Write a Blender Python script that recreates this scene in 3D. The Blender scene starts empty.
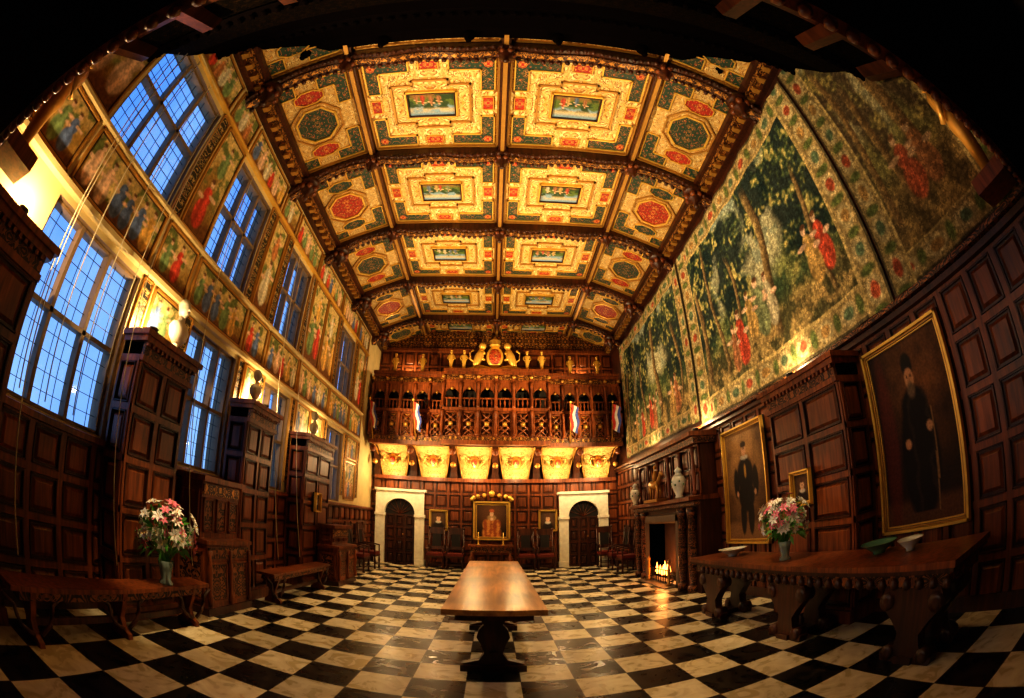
import bpy, math, random
from mathutils import Vector, Matrix, noise
random.seed(7)
XL,XR,YF,XC=-4.0,4.1,14.1,0.05
H=1.6; T=math.radians(22.5); YAW=math.radians(2.4)
# ------------------------------------------------------------ materials
MATS={}
def newmat(name):
    m=bpy.data.materials.new(name); m.use_nodes=True; MATS[name]=m
    nt=m.node_tree; b=nt.nodes["Principled BSDF"]
    return m,nt,b
def nd(nt,t,ins=None,**kw):
    n=nt.nodes.new(t)
    for k,v in kw.items(): setattr(n,k,v)
    if ins:
        for k,v in ins.items():
            if isinstance(v,bpy.types.NodeSocket): nt.links.new(v,n.inputs[k])
            else: n.inputs[k].default_value=v
    return n
def mth(nt,op,a,b=None,c=None):
    ins={0:a}
    if b is not None: ins[1]=b
    if c is not None: ins[2]=c
    return nd(nt,"ShaderNodeMath",ins,operation=op).outputs[0]
def c4(c): return (c[0],c[1],c[2],1.0)
def mix(nt,f,a,b,bt='MIX'):
    n=nt.nodes.new("ShaderNodeMix"); n.data_type='RGBA'; n.blend_type=bt
    for idx,v in ((0,f),(6,a),(7,b)):
        if isinstance(v,bpy.types.NodeSocket): nt.links.new(v,n.inputs[idx])
        else: n.inputs[idx].default_value=(c4(v) if idx!=0 else v)
    return n.outputs[2]
def bump(nt,b,h,s=.3,d=.01):
    n=nd(nt,"ShaderNodeBump",{"Height":h,"Strength":s,"Distance":d}); nt.links.new(n.outputs[0],b.inputs["Normal"])
def plain(name,col,rough=.5,metal=0,emit=None,es=0,nz=.25,sc=8,spec=.5):
    m,nt,b=newmat(name)
    tc=nd(nt,"ShaderNodeTexCoord")
    n=nd(nt,"ShaderNodeTexNoise",{"Vector":tc.outputs["Object"],"Scale":sc,"Detail":2})
    d=tuple(x*(1-nz) for x in col)
    l=tuple(min(1,x*(1+nz)) for x in col)
    nt.links.new(mix(nt,n.outputs[0],d,l),b.inputs["Base Color"])
    b.inputs["Roughness"].default_value=rough; b.inputs["Metallic"].default_value=metal; b.inputs["Specular IOR Level"].default_value=spec
    if emit: b.inputs["Emission Color"].default_value=c4(emit); b.inputs["Emission Strength"].default_value=es
    return m
def wood(name,c1,c2,rough=.38,st=(14,14,1.2)):
    m,nt,b=newmat(name)
    tc=nd(nt,"ShaderNodeTexCoord")
    mp=nd(nt,"ShaderNodeMapping",{0:tc.outputs["Object"],3:st})
    n=nd(nt,"ShaderNodeTexNoise",{"Vector":mp.outputs[0],"Scale":1.5,"Detail":3,"Distortion":.6})
    n2=nd(nt,"ShaderNodeTexNoise",{"Vector":tc.outputs["Object"],"Scale":1.3,"Detail":1})
    r=nd(nt,"ShaderNodeMapRange",{0:n.outputs[0],1:.3,2:.7})
    col=mix(nt,r.outputs[0],c1,c2)
    r2=nd(nt,"ShaderNodeMapRange",{0:n2.outputs[0],1:.3,2:.7,3:.55,4:1.3})
    cc=nd(nt,"ShaderNodeVectorMath",{0:col,3:r2.outputs[0]},operation='SCALE')
    nt.links.new(cc.outputs[0],b.inputs["Base Color"])
    b.inputs["Roughness"].default_value=rough
    bump(nt,b,n.outputs[0],.15,.003)
    return m
def arab(name,base,line,line2,scale=5,px=3.,py=3.,width=.32,rough=.5,metal=0.,freq=16,bs=.5,base2=None,spec=.5):
    """mirror-symmetric scrolling ornament driven by panel UVs (metres, panel centred)"""
    m,nt,b=newmat(name)
    uv=nd(nt,"ShaderNodeUVMap")
    s=nd(nt,"ShaderNodeSeparateXYZ",{0:uv.outputs[0]})
    x=mth(nt,'PINGPONG',s.outputs[0],px); y=mth(nt,'PINGPONG',s.outputs[1],py)
    v=nd(nt,"ShaderNodeCombineXYZ",{0:x,1:y,2:0.})
    n=nd(nt,"ShaderNodeTexNoise",{"Vector":v.outputs[0],"Scale":scale,"Detail":1.,"Distortion":1.6})
    w=mth(nt,'SINE',mth(nt,'MULTIPLY',n.outputs[0],freq*2.))
    k=nd(nt,"ShaderNodeMapRange",{0:w,1:1-2*width,2:1-2*width+.3}).outputs[0]
    n2=nd(nt,"ShaderNodeTexNoise",{"Vector":v.outputs[0],"Scale":scale*1.7,"Detail":1})
    k2=nd(nt,"ShaderNodeMapRange",{0:n2.outputs[0],1:.5,2:.56}).outputs[0]
    lc=mix(nt,k2,line,line2)
    b2=base2 or tuple(q*.72 for q in base)
    bc=mix(nt,nd(nt,"ShaderNodeMapRange",{0:n2.outputs[0],1:.38,2:.5}).outputs[0],base,b2)
    nt.links.new(mix(nt,k,bc,lc),b.inputs["Base Color"])
    b.inputs["Roughness"].default_value=rough; b.inputs["Specular IOR Level"].default_value=spec
    if metal: nt.links.new(mth(nt,'MULTIPLY',k,metal),b.inputs["Metallic"])
    bump(nt,b,k,bs,.02)
    return m
def painted(name,ns=30,amt=.35,rough=.6,bs=.15,leaf=0.):
    m,nt,b=newmat(name)
    a=nd(nt,"ShaderNodeAttribute",attribute_name="Col")
    tc=nd(nt,"ShaderNodeTexCoord")
    n=nd(nt,"ShaderNodeTexNoise",{"Vector":tc.outputs["Object"],"Scale":ns,"Detail":2})
    r=nd(nt,"ShaderNodeMapRange",{0:n.outputs[0],1:.3,2:.7,3:1-amt,4:1+amt}).outputs[0]
    if leaf:
        dv=nd(nt,"ShaderNodeVectorMath",{0:tc.outputs["Object"],1:nd(nt,"ShaderNodeVectorMath",{0:n.outputs["Color"],3:.10},operation='SCALE').outputs[0]},operation='ADD')
        vo=nd(nt,"ShaderNodeTexVoronoi",{"Vector":dv.outputs[0],"Scale":leaf})
        rr=nd(nt,"ShaderNodeMapRange",{0:vo.outputs["Distance"],1:.1,2:.65,3:1.45,4:.55}).outputs[0]
        r=mth(nt,'MULTIPLY',r,rr)
    cc=nd(nt,"ShaderNodeVectorMath",{0:a.outputs["Color"],3:r},operation='SCALE')
    nt.links.new(cc.outputs[0],b.inputs["Base Color"]); b.inputs["Roughness"].default_value=rough
    b.inputs["Specular IOR Level"].default_value=.25
    bump(nt,b,n.outputs[0],bs,.01)
    return m
wood("oak",(.085,.020,.006),(.30,.080,.018))
wood("oak_dark",(.026,.0065,.0022),(.090,.024,.007))
wood("oak_black",(.003,.002,.0015),(.010,.005,.003),.7)
wood("table_wood",(.32,.13,.038),(.64,.32,.10),.28,(10,1.0,10))
arab("carved",(.032,.009,.0025),(.32,.105,.026),(.19,.057,.016),7,.35,.35,.4,.42,0,16,1.)
arab("carved_gold",(.05,.014,.004),(.66,.31,.065),(.28,.095,.02),8,.4,.4,.3,.4,.4,16,1.)
arab("carved_shade_black",(.002,.0015,.001),(.010,.005,.002),(.006,.003,.0015),8,.4,.4,.3,.9,.0,16,1.,spec=.03)
arab("cream",(.92,.76,.34),(.38,.15,.022),(.66,.36,.06),6,3,3,.30,.5,.1,17,.9,base2=(.80,.56,.19))
arab("cream_small",(.86,.67,.30),(.34,.14,.022),(.66,.34,.06),10,3,3,.30,.5,.1,16,.7,base2=(.66,.44,.15))
arab("green_grot",(.005,.030,.022),(.66,.28,.05),(.55,.04,.018),9,3,3,.14,.5,.1,14,.4,base2=(.014,.050,.026))
arab("red_grot",(.45,.020,.009),(.80,.42,.08),(.02,.05,.02),9,3,3,.19,.5,.1,14,.4)
arab("strip_grot",(.010,.010,.008),(.55,.40,.14),(.36,.15,.05),9,.14,.5,.24,.5,.1,15,.3)
arab("gallery_gold",(.88,.60,.19),(.34,.13,.025),(.60,.30,.07),9,.4,.4,.33,.4,.2,14,.8)
plain("gold",(.88,.52,.10),.35,.5)
plain("gilt_dark",(.50,.26,.055),.4,.5)
plain("stone",(.84,.76,.58),.6)
plain("stone_dark",(.14,.10,.07),.5)
plain("stone_mullion",(.24,.15,.07),.6)
plain("plaster_gold",(.60,.46,.20),.7,sc=3)
plain("iron",(.015,.014,.013),.5,.6)
plain("lead",(.02,.022,.03),.5,.3)
plain("shade_black",(.003,.002,.002),.95,spec=.0)
plain("marble_white",(.50,.44,.33),.4,sc=5)
plain("porcelain",(.74,.76,.66),.2)
plain("porc_green",(.10,.24,.15),.2)
plain("brick",(.08,.04,.025),.8)
plain("leaf",(.07,.26,.03),.5)
plain("petal_white",(.97,.94,.87),.5,nz=.03)
plain("petal_pink",(.95,.22,.34),.5)
plain("flag_white",(.8,.76,.7),.7)
plain("flag_red",(.6,.05,.04),.7)
plain("flag_blue",(.05,.08,.35),.7)
plain("leather_red",(.16,.02,.012),.5)
plain("fire",(1,.35,.05),.5,emit=(1,.30,.05),es=9)
plain("lamp_glow",(1,.8,.4),.5,emit=(1,.76,.38),es=8)
plain("cord",(.80,.70,.45),.8)
painted("canvas",35,.25,.6)
painted("tapestry_cloth",40,.35,.85,.5,leaf=17.)
painted("mural",24,.30,.6)
m,nt,b=newmat("glass")
tr=nd(nt,"ShaderNodeBsdfTransparent",{0:(.93,.96,1,1)}); gl=nd(nt,"ShaderNodeBsdfGlossy",{0:(1,1,1,1),1:.05})
mx=nd(nt,"ShaderNodeMixShader",{0:.05,1:tr.outputs[0],2:gl.outputs[0]})
nt.links.new(mx.outputs[0],nt.nodes["Material Output"].inputs[0])
m,nt,b=newmat("vase_glass"); b.inputs["Base Color"].default_value=(.6,.75,.7,1); b.inputs["Roughness"].default_value=.05
b.inputs["Transmission Weight"].default_value=.7; b.inputs["IOR"].default_value=1.2
# floor
m,nt,b=newmat("marble_floor")
tc=nd(nt,"ShaderNodeTexCoord")
TS=0.49
mp=nd(nt,"ShaderNodeMapping",{0:tc.outputs["Object"],1:(.5+.003,.003,.5),3:(1/TS,1/TS,0.)})
ck=nd(nt,"ShaderNodeTexChecker",{"Vector":mp.outputs[0],"Scale":1.,"Color1":(1,1,1,1),"Color2":(0,0,0,1)})
fl=nd(nt,"ShaderNodeVectorMath",{0:mp.outputs[0]},operation='FLOOR')
wn=nd(nt,"ShaderNodeTexWhiteNoise",{0:fl.outputs[0]},noise_dimensions='3D')
n=nd(nt,"ShaderNodeTexNoise",{"Vector":tc.outputs["Object"],"Scale":4.,"Detail":5,"Distortion":1.5})
wr=nd(nt,"ShaderNodeMapRange",{0:wn.outputs[0],3:.70,4:1.08})
wc=mix(nt,nd(nt,"ShaderNodeMapRange",{0:n.outputs[0],1:.35,2:.65}).outputs[0],(.66,.55,.31),(.93,.84,.60))
wc=nd(nt,"ShaderNodeVectorMath",{0:wc,3:wr.outputs[0]},operation='SCALE').outputs[0]
bc=mix(nt,nd(nt,"ShaderNodeMapRange",{0:n.outputs[0],1:.5,2:.8}).outputs[0],(.005,.004,.003),(.04,.028,.016))
col=mix(nt,ck.outputs[0],bc,wc)
fr=nd(nt,"ShaderNodeVectorMath",{0:mp.outputs[0]},operation='FRACTION')
sp=nd(nt,"ShaderNodeSeparateXYZ",{0:fr.outputs[0]})
e1=mth(nt,'ABSOLUTE',mth(nt,'SUBTRACT',sp.outputs[0],.5)); e2=mth(nt,'ABSOLUTE',mth(nt,'SUBTRACT',sp.outputs[1],.5))
e=mth(nt,'GREATER_THAN',mth(nt,'MAXIMUM',e1,e2),.491)
col=mix(nt,e,col,(.06,.045,.03))
nt.links.new(col,b.inputs["Base Color"])
nt.links.new(nd(nt,"ShaderNodeMapRange",{0:n.outputs[0],1:.3,2:.7,3:.20,4:.42}).outputs[0],b.inputs["Roughness"])
b.inputs["Specular IOR Level"].default_value=.38
# ------------------------------------------------------------ mesh builder
class Fr:
    def __init__(s,O,U,V,N): s.O,s.U,s.V,s.N=Vector(O),Vector(U).normalized(),Vector(V).normalized(),Vector(N).normalized()
    def p(s,u,v,n=0): return s.O+s.U*u+s.V*v+s.N*n
    def sub(s,u,v,n=0): return Fr(s.p(u,v,n),s.U,s.V,s.N)
FW=Fr((0,0,0),(1,0,0),(0,1,0),(0,0,1))
class MB:
    def __init__(s): s.v=[];s.f=[];s.m=[];s.uv=[];s.c=[];s.ml=[];s.sm=[]
    def mi(s,m):
        if m not in s.ml: s.ml.append(m)
        return s.ml.index(m)
    def face(s,pts,mat,uvs=None,sm=False,cols=None):
        i=len(s.v); s.v+= [tuple(p) for p in pts]; s.f.append(tuple(range(i,i+len(pts)))); s.m.append(s.mi(mat)); s.sm.append(sm)
        s.c+= cols if cols else [(1,1,1,1)]*len(pts)
        if uvs is None:
            a,b_,c_=Vector(pts[0]),Vector(pts[1]),Vector(pts[2]); n=(b_-a).cross(c_-a)
            ax=max(range(3),key=lambda k:abs(n[k])); ii=[(1,2),(0,2),(0,1)][ax]
            uvs=[(p[ii[0]],p[ii[1]]) for p in pts]
        s.uv+=uvs
    def mesh(s,vs,fs,mat,sm=True,uvs=None,cols=None):
        i=len(s.v); s.v+=[tuple(p) for p in vs]; k=s.mi(mat)
        s.c+= cols if cols else [(1,1,1,1)]*len(vs)
        for f in fs:
            s.f.append(tuple(i+j for j in f)); s.m.append(k); s.sm.append(sm)
            if uvs: s.uv+=[uvs[j] for j in f]
            else: s.uv+=[(vs[j][0]+vs[j][1],vs[j][2]) for j in f]
    def fb(s,fr,u0,u1,v0,v1,n0,n1,mat,ins=0.):
        P=[fr.p(u0,v0,n0),fr.p(u1,v0,n0),fr.p(u1,v1,n0),fr.p(u0,v1,n0)]
        u0+=ins;v0+=ins;u1-=ins;v1-=ins
        P+=[fr.p(u0,v0,n1),fr.p(u1,v0,n1),fr.p(u1,v1,n1),fr.p(u0,v1,n1)]
        s.face(P[4:],mat,[(u0,v0),(u1,v0),(u1,v1),(u0,v1)])
        s.face(P[:4][::-1],mat)
        for a in range(4):
            b_=(a+1)%4; s.face([P[a],P[b_],P[b_+4],P[a+4]],mat)
    def box(s,x0,x1,y0,y1,z0,z1,mat): s.fb(FW,x0,x1,y0,y1,z0,z1,mat)
    def quad(s,fr,u0,u1,v0,v1,n,mat):
        cu,cv=(u0+u1)/2,(v0+v1)/2
        s.face([fr.p(u0,v0,n),fr.p(u1,v0,n),fr.p(u1,v1,n),fr.p(u0,v1,n)],mat,[(u0-cu,v0-cv),(u1-cu,v0-cv),(u1-cu,v1-cv),(u0-cu,v1-cv)])
    def ring(s,fr,u0,u1,v0,v1,w,n0,n1,mat):
        s.fb(fr,u0,u1,v0,v0+w,n0,n1,mat,w*.2); s.fb(fr,u0,u1,v1-w,v1,n0,n1,mat,w*.2)
        s.fb(fr,u0,u0+w,v0,v1,n0,n1,mat,w*.2); s.fb(fr,u1-w,u1,v0,v1,n0,n1,mat,w*.2)
    def poly(s,fr,pts,n,mat):
        cu=sum(p[0] for p in pts)/len(pts); cv=sum(p[1] for p in pts)/len(pts)
        s.face([fr.p(u,v,n) for u,v in pts],mat,[(u-cu,v-cv) for u,v in pts])
    def outline(s,fr,pts,w,n0,n1,mat):
        L=len(pts)
        for i in range(L):
            a=Vector(pts[i]+(0,)) ; b_=Vector(pts[(i+1)%L]+(0,)); d=(b_-a); l=d.length; d.normalize(); q=Vector((-d.y,d.x,0))
            f2=Fr(fr.p(a.x,a.y),fr.U*d.x+fr.V*d.y,fr.U*q.x+fr.V*q.y,fr.N)
            s.fb(f2,-w/2,l+w/2,-w/2,w/2,n0,n1,mat)
    def ext(s,fr,pts,n0,n1,mat):
        s.poly(fr,pts,n1,mat); s.poly(fr,pts,n0,mat); L=len(pts)
        for i in range(L):
            a,b_=pts[i],pts[(i+1)%L]
            s.face([fr.p(*a,n0),fr.p(*b_,n0),fr.p(*b_,n1),fr.p(*a,n1)],mat)
    def lathe(s,c,prof,mat,seg=12,sx=1,sy=1,axis=(0,0,1),sm=True):
        a=Vector(axis).normalized(); t=a.orthogonal().normalized()
        if abs(a.z)>.99: t=Vector((1,0,0))
        b_=a.cross(t); c=Vector(c); vs=[];uvs=[]
        for r,z in prof:
            for i in range(seg):
                g=2*math.pi*i/seg
                vs.append(c+t*(r*sx*math.cos(g))+b_*(r*sy*math.sin(g))+a*z); uvs.append((g*max(r,.05),z))
        fs=[]
        for k in range(len(prof)-1):
            for i in range(seg):
                j=(i+1)%seg; fs.append((k*seg+i,k*seg+j,(k+1)*seg+j,(k+1)*seg+i))
        if prof[-1][0]>1e-4: fs.append(tuple((len(prof)-1)*seg+i for i in range(seg)))
        if prof[0][0]>1e-4: fs.append(tuple(range(seg))[::-1])
        s.mesh(vs,fs,mat,sm,uvs)
    def ball(s,c,r,mat,seg=8,rings=5,sx=1,sy=1,sz=1):
        s.lathe(c,[(max(1e-5,r*math.sin(math.pi*k/rings)),-r*sz*math.cos(math.pi*k/rings)) for k in range(rings+1)],mat,seg,sx,sy)
    def tube(s,pts,r,mat,seg=6):
        pts=[Vector(p) for p in pts]; vs=[]; rr=r if isinstance(r,(list,tuple)) else [r]*len(pts)
        for i,p in enumerate(pts):
            d=(pts[min(i+1,len(pts)-1)]-pts[max(i-1,0)]).normalized()
            up=Vector((0,0,1)) if abs(d.z)<.9 else Vector((1,0,0))
            a=d.cross(up).normalized(); b_=d.cross(a)
            for k in range(seg):
                g=2*math.pi*k/seg; vs.append(p+(a*math.cos(g)+b_*math.sin(g))*rr[i])
        fs=[(i*seg+k,i*seg+(k+1)%seg,(i+1)*seg+(k+1)%seg,(i+1)*seg+k) for i in range(len(pts)-1) for k in range(seg)]
        fs+=[tuple(range(seg))[::-1],tuple((len(pts)-1)*seg+k for k in range(seg))]
        s.mesh(vs,fs,mat)
    def grid(s,fr,u0,u1,v0,v1,nu,nv,mat,fn,nf=None):
        """painted surface: fn(a,b)->rgb with a,b in 0..1"""
        vs=[];cols=[];uvs=[]
        for j in range(nv+1):
            for i in range(nu+1):
                a,b_=i/nu,j/nv; u=u0+(u1-u0)*a; v=v0+(v1-v0)*b_
                vs.append(fr.p(u,v,nf(u,v) if nf else 0)); c=fn(a,b_); cols.append((c[0],c[1],c[2],1)); uvs.append((u,v))
        fs=[(j*(nu+1)+i,j*(nu+1)+i+1,(j+1)*(nu+1)+i+1,(j+1)*(nu+1)+i) for j in range(nv) for i in range(nu)]
        s.mesh(vs,fs,mat,True,uvs,cols)
    def build(s,name,loc=None):
        me=bpy.data.meshes.new(name)
        vs=s.v
        if loc: vs=[(a-loc[0],b_-loc[1],c-loc[2]) for a,b_,c in vs]
        me.from_pydata(vs,[],s.f)
        for k in s.ml: me.materials.append(MATS[k])
        me.polygons.foreach_set("material_index",s.m)
        me.polygons.foreach_set("use_smooth",s.sm)
        ul=me.uv_layers.new(name="UVMap"); ul.data.foreach_set("uv",[x for q in s.uv for x in q])
        if any(k in ("canvas","tapestry_cloth","mural") for k in s.ml):
            ca=me.color_attributes.new("Col",'FLOAT_COLOR','POINT'); ca.data.foreach_set("color",[x for q in s.c for x in q])
        o=bpy.data.objects.new(name,me); bpy.context.scene.collection.objects.link(o)
        if loc: o.location=loc
        return o
FL=Fr((XL,0,0),(0,1,0),(0,0,1),(1,0,0))
FRt=Fr((XR,0,0),(0,1,0),(0,0,1),(-1,0,0))
FFar=Fr((0,YF,0),(1,0,0),(0,0,1),(0,-1,0))
# ------------------------------------------------------------ painting functions
def mixc(a,b,t): return (a[0]+(b[0]-a[0])*t,a[1]+(b[1]-a[1])*t,a[2]+(b[2]-a[2])*t)
def ss(x,a,b): 
    t=max(0,min(1,(x-a)/(b-a))); return t*t*(3-2*t)
def el(u,v,cu,cv,ru,rv,s=.18): 
    d=math.sqrt(((u-cu)/ru)**2+((v-cv)/rv)**2); return 1-ss(d,1-s,1+s)
def fbm(x,y,z=0,o=4): return noise.fractal(Vector((x,y,z)),.9,2.0,o)
def figure(c,x,y,fx,fy,hgt,col,seed):
    """paint a small robed figure, x,y in metres, feet at (fx,fy)"""
    dx=x-fx
    if abs(dx)>hgt*.4 or y<fy-.05 or y>fy+hgt*1.1: return c
    k=max(el(x,y,fx,fy+hgt*.25,hgt*.19,hgt*.30,.12),el(x,y,fx+hgt*.02,fy+hgt*.60,hgt*.14,hgt*.20,.12))
    sh=.75+.5*ss(math.sin(dx/hgt*26+seed)+.3*math.sin(y/hgt*15),-1,1)
    c=mixc(c,tuple(q*sh for q in col),k)
    arm=max(el(x,y,fx+hgt*.2,fy+hgt*.66,hgt*.14,hgt*.045,.2),el(x,y,fx-hgt*.17,fy+hgt*.52,hgt*.10,hgt*.05,.2))
    c=mixc(c,(.78,.52,.33),arm)
    c=mixc(c,(.80,.55,.36),el(x,y,fx+hgt*.03,fy+hgt*.88,hgt*.065,hgt*.085,.15))
    c=mixc(c,(.16,.07,.03),el(x,y,fx+hgt*.01,fy+hgt*.94,hgt*.07,hgt*.045,.2))
    return c
COLS=[(.62,.07,.04),(.12,.18,.36),(.72,.42,.10),(.70,.64,.46),(.20,.30,.12),(.55,.22,.08),(.78,.52,.34)]
TCOLS=[(.52,.08,.04),(.14,.20,.30),(.55,.36,.12),(.58,.52,.34),(.24,.28,.14),(.42,.18,.08)]
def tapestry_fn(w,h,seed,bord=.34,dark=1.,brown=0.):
    R=random.Random(int(seed*10)); figs=[]
    ng=max(1,int(w/1.3))
    for g in range(ng):
        gx=bord+.3+g*(w-2*bord-.6)/ng+R.uniform(0,.3); gy=bord+R.uniform(.05,.4)
        for q in range(R.choice((2,3))): figs.append((gx+q*.29,gy+R.uniform(-.05,.08),R.uniform(.8,.98),R.choice(TCOLS)))
    trees=[(.15+R.uniform(-.02,.02),.62,.17,.32),(.40,.78,.15,.16),(.62,.60,.10,.26),(.88,.64,.14,.34),(.76,.8,.12,.13)]
    def fn(a,b):
        u,v=a*w,b*h
        d=min(u,w-u,v,h-v)
        n1=fbm(u*1.1,v*1.1,seed); n2=fbm(u*4,v*4,seed+5); n3=noise.noise(Vector((u*13,v*13,seed)))
        if d<bord:
            if u<bord or w-u<bord: p=v; q=(u if u<bord else w-u)
            else: p=u; q=(v if v<bord else h-v)
            ph=(p/.5)%1.0; q/=bord
            c=(.38,.28,.12)
            c=mixc(c,(.52,.42,.21),el(ph,q,.5,.5,.36,.32,.12))
            c=mixc(c,[(.42,.09,.04),(.12,.18,.10),(.40,.24,.08)][int(p/.5)%3],el(ph+n2*.08,q,.5,.5,.2,.19,.2))
            c=mixc(c,(.13,.17,.05),el(ph,q+n2*.1,0,.5,.13,.3,.3)); c=mixc(c,(.13,.17,.05),el(ph,q+n2*.1,1,.5,.13,.3,.3))
            if q<.10: c=(.10,.08,.04)
            if q>.91: c=(.58,.44,.18)
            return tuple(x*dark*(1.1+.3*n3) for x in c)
        c=mixc((.05,.09,.04),(.25,.28,.10),ss(n2,-.3,.35))
        sky=ss(b+n1*.12,.40,.55)
        c=mixc(c,mixc((.60,.58,.36),(.38,.46,.38),ss(b,.5,1)),sky*.95)
        c=mixc(c,(.18,.28,.24),ss(n2,.1,.3)*sky*.55)
        g=ss(.33-b,0,.12)
        c=mixc(c,mixc((.09,.085,.035),(.46,.33,.13),ss(n2,-.25,.4)),g)
        for (tx,ty,rx,ry) in trees:
            k=el(a+n1*.08,b+n2*.08,tx,ty,rx,ry,.2)
            if k>0:
                lf=ss(n2+n3*.8+(b-ty)/ry*.25,-.2,.75); fc=mixc((.006,.022,.024),mixc((.10,.16,.05),(.50,.43,.15),ss(n3+n2,.2,.9)),lf)
                c=mixc(c,fc,k*.97)
        for i,(tx,ty,rx,ry) in enumerate(trees):
            w_=.06/w+.03/w*(i%2)*1.5; x=tx+.018*math.sin(b*7+seed+i)+.012*n1
            k=(1-ss(abs(a-x),w_*.7,w_))*(1-ss(b,ty-.02,ty+.1))*ss(b,.14,.18)
            c=mixc(c,mixc((.06,.035,.015),(.40,.28,.12),ss(a-x+n3*.003,-w_,w_)),k)
        for i,(fx,fy,hg,col) in enumerate(figs): c=figure(c,u,v,fx,fy,hg,col,i)
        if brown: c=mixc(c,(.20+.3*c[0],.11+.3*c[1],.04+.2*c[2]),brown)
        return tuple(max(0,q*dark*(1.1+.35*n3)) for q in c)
    return fn
def mural_fn(w,h,seed,warm=1.):
    R=random.Random(int(seed*10)+3); figs=[]
    fh=h*.80 if h<1 else h*.50
    x=fh*.3
    while x<w-.12:
        figs.append((x,h*.06+R.uniform(0,.06)*h,fh*R.uniform(.88,1.08),R.choice(COLS))); x+=fh*R.uniform(.36,.55)
    if h>1:
        figs+=[(w*.5,h*.58,h*.34,R.choice(COLS))]
    def fn(a,b):
        u,v=a*w,b*h
        n1=fbm(u*1.6,v*1.6,seed); n2=fbm(u*5,v*5,seed+3); n3=noise.noise(Vector((u*14,v*14,seed)))
        c=mixc((.36,.21,.05),(.66,.50,.20),ss(b+n1*.5,.25,.7))
        c=mixc(c,(.12,.17,.045),ss(n2,-.05,.3)*ss(b+n1*.3,.15,.5)*.92)
        c=mixc(c,(.20,.07,.02),ss(.22-b+n2*.1,0,.12)*.9)
        for i,(fx,fy,hg,col) in enumerate(figs): c=figure(c,u,v,fx,fy,hg,col,i)
        return tuple(max(0,q*warm*(.92+.25*n3)) for q in c)
    return fn
def portrait_fn(kind):
    def bearded(a,b):
        u=(a-.5)*2; n=fbm(a*4,b*6,3.,3)
        c=mixc((.018,.008,.004),(.22,.085,.025),el(u,b,-.25,.78,.75,.34,.8)*(.6+.5*n))
        c=mixc(c,(.10,.04,.015),(1-ss(b,.1,.16)))
        c=mixc(c,(.13,.02,.01),el(u,b,.75,.45,.2,.5,.3)*.6)
        robe=max(el(u,b,-.02,.36,.5,.36,.1),el(u,b,-.02,.62,.36,.12,.15)) if b>.06 else 0
        c=mixc(c,(.006,.004,.004),robe)
        c=mixc(c,(.03,.018,.012),robe*ss(math.sin(u*14+n*2),.6,1)*.6)
        c=mixc(c,(.009,.007,.006),el(u,b,-.02,.86,.15,.07,.15))
        c=mixc(c,(.50,.25,.12),el(u,b,-.02,.785,.12,.055,.15))
        for ex in (-.07,.03): c=mixc(c,(.05,.02,.01),el(u,b,ex,.795,.025,.007,.3))
        c=mixc(c,(.34,.16,.08),el(u,b,-.02,.782,.018,.02,.3))
        c=mixc(c,(.14,.09,.05),el(u,b,-.02,.72,.10,.045,.35))
        c=mixc(c,(.50,.26,.13),max(el(u,b,-.33,.5,.08,.028,.2),el(u,b,.28,.44,.08,.028,.2)))
        if abs(u+.40+b*.05)<.018 and .05<b<.6: c=(.25,.14,.05)
        return c
    def gentleman(a,b):
        u=(a-.5)*2; n=fbm(a*4,b*6,8.,3)
        c=mixc((.05,.02,.008),(.50,.27,.09),el(u,b,.1,.75,.9,.45,.8)*(.7+.4*n))
        c=mixc(c,(.24,.12,.045),1-ss(b,.12,.2))
        r=max(el(u,b,0,.58,.44,.17,.12),el(u,b,0,.40,.42,.15,.12))
        for lx in (-.2,.2): r=max(r,el(u,b,lx,.22,.15,.18,.12))
        r=max(r,el(u,b,-.5,.52,.15,.14,.15),el(u,b,.5,.52,.15,.14,.15))
        c=mixc(c,(.012,.009,.009),r)
        c=mixc(c,(.5,.45,.36),el(u,b,0,.745,.20,.022,.2))
        c=mixc(c,(.6,.33,.18),el(u,b,0,.81,.12,.055,.15)); c=mixc(c,(.04,.02,.01),el(u,b,0,.862,.15,.03,.2))
        for ex in (-.045,.045): c=mixc(c,(.05,.02,.01),el(u,b,ex,.82,.022,.006,.3))
        c=mixc(c,(.5,.28,.05),el(u,b,0,.62,.05,.06,.3))
        c=mixc(c,(.55,.32,.17),max(el(u,b,-.46,.42,.06,.025,.2),el(u,b,.46,.42,.06,.025,.2)))
        return c
    def queen(a,b):
        u=(a-.5)*2; n=fbm(a*6,b*7,5.,3)
        c=mixc((.02,.010,.005),(.12,.05,.02),el(u,b,0,.7,.9,.4,.8))
        dr=max(el(u,b,0,.10,.62,.30,.15),el(u,b,0,.42,.34,.2,.15),el(u,b,-.4,.38,.2,.17,.2),el(u,b,.4,.38,.2,.17,.2))
        c=mixc(c,mixc((.30,.07,.02),(.62,.26,.06),ss(n+.3*math.sin(u*20),-.4,.5)),dr)
        c=mixc(c,(.40,.26,.12),el(u,b,0,.60,.30,.09,.2)*.8)
        c=mixc(c,(.75,.50,.32),max(el(u,b,0,.72,.12,.085,.12),el(u,b,0,.56,.10,.05,.2)))
        for ex in (-.05,.05): c=mixc(c,(.08,.03,.02),el(u,b,ex,.735,.025,.009,.3))
        c=mixc(c,(.45,.1,.06),el(u,b,0,.68,.04,.01,.3))
        c=mixc(c,(.42,.10,.03),el(u,b,0,.815,.17,.055,.2))
        return c
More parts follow.
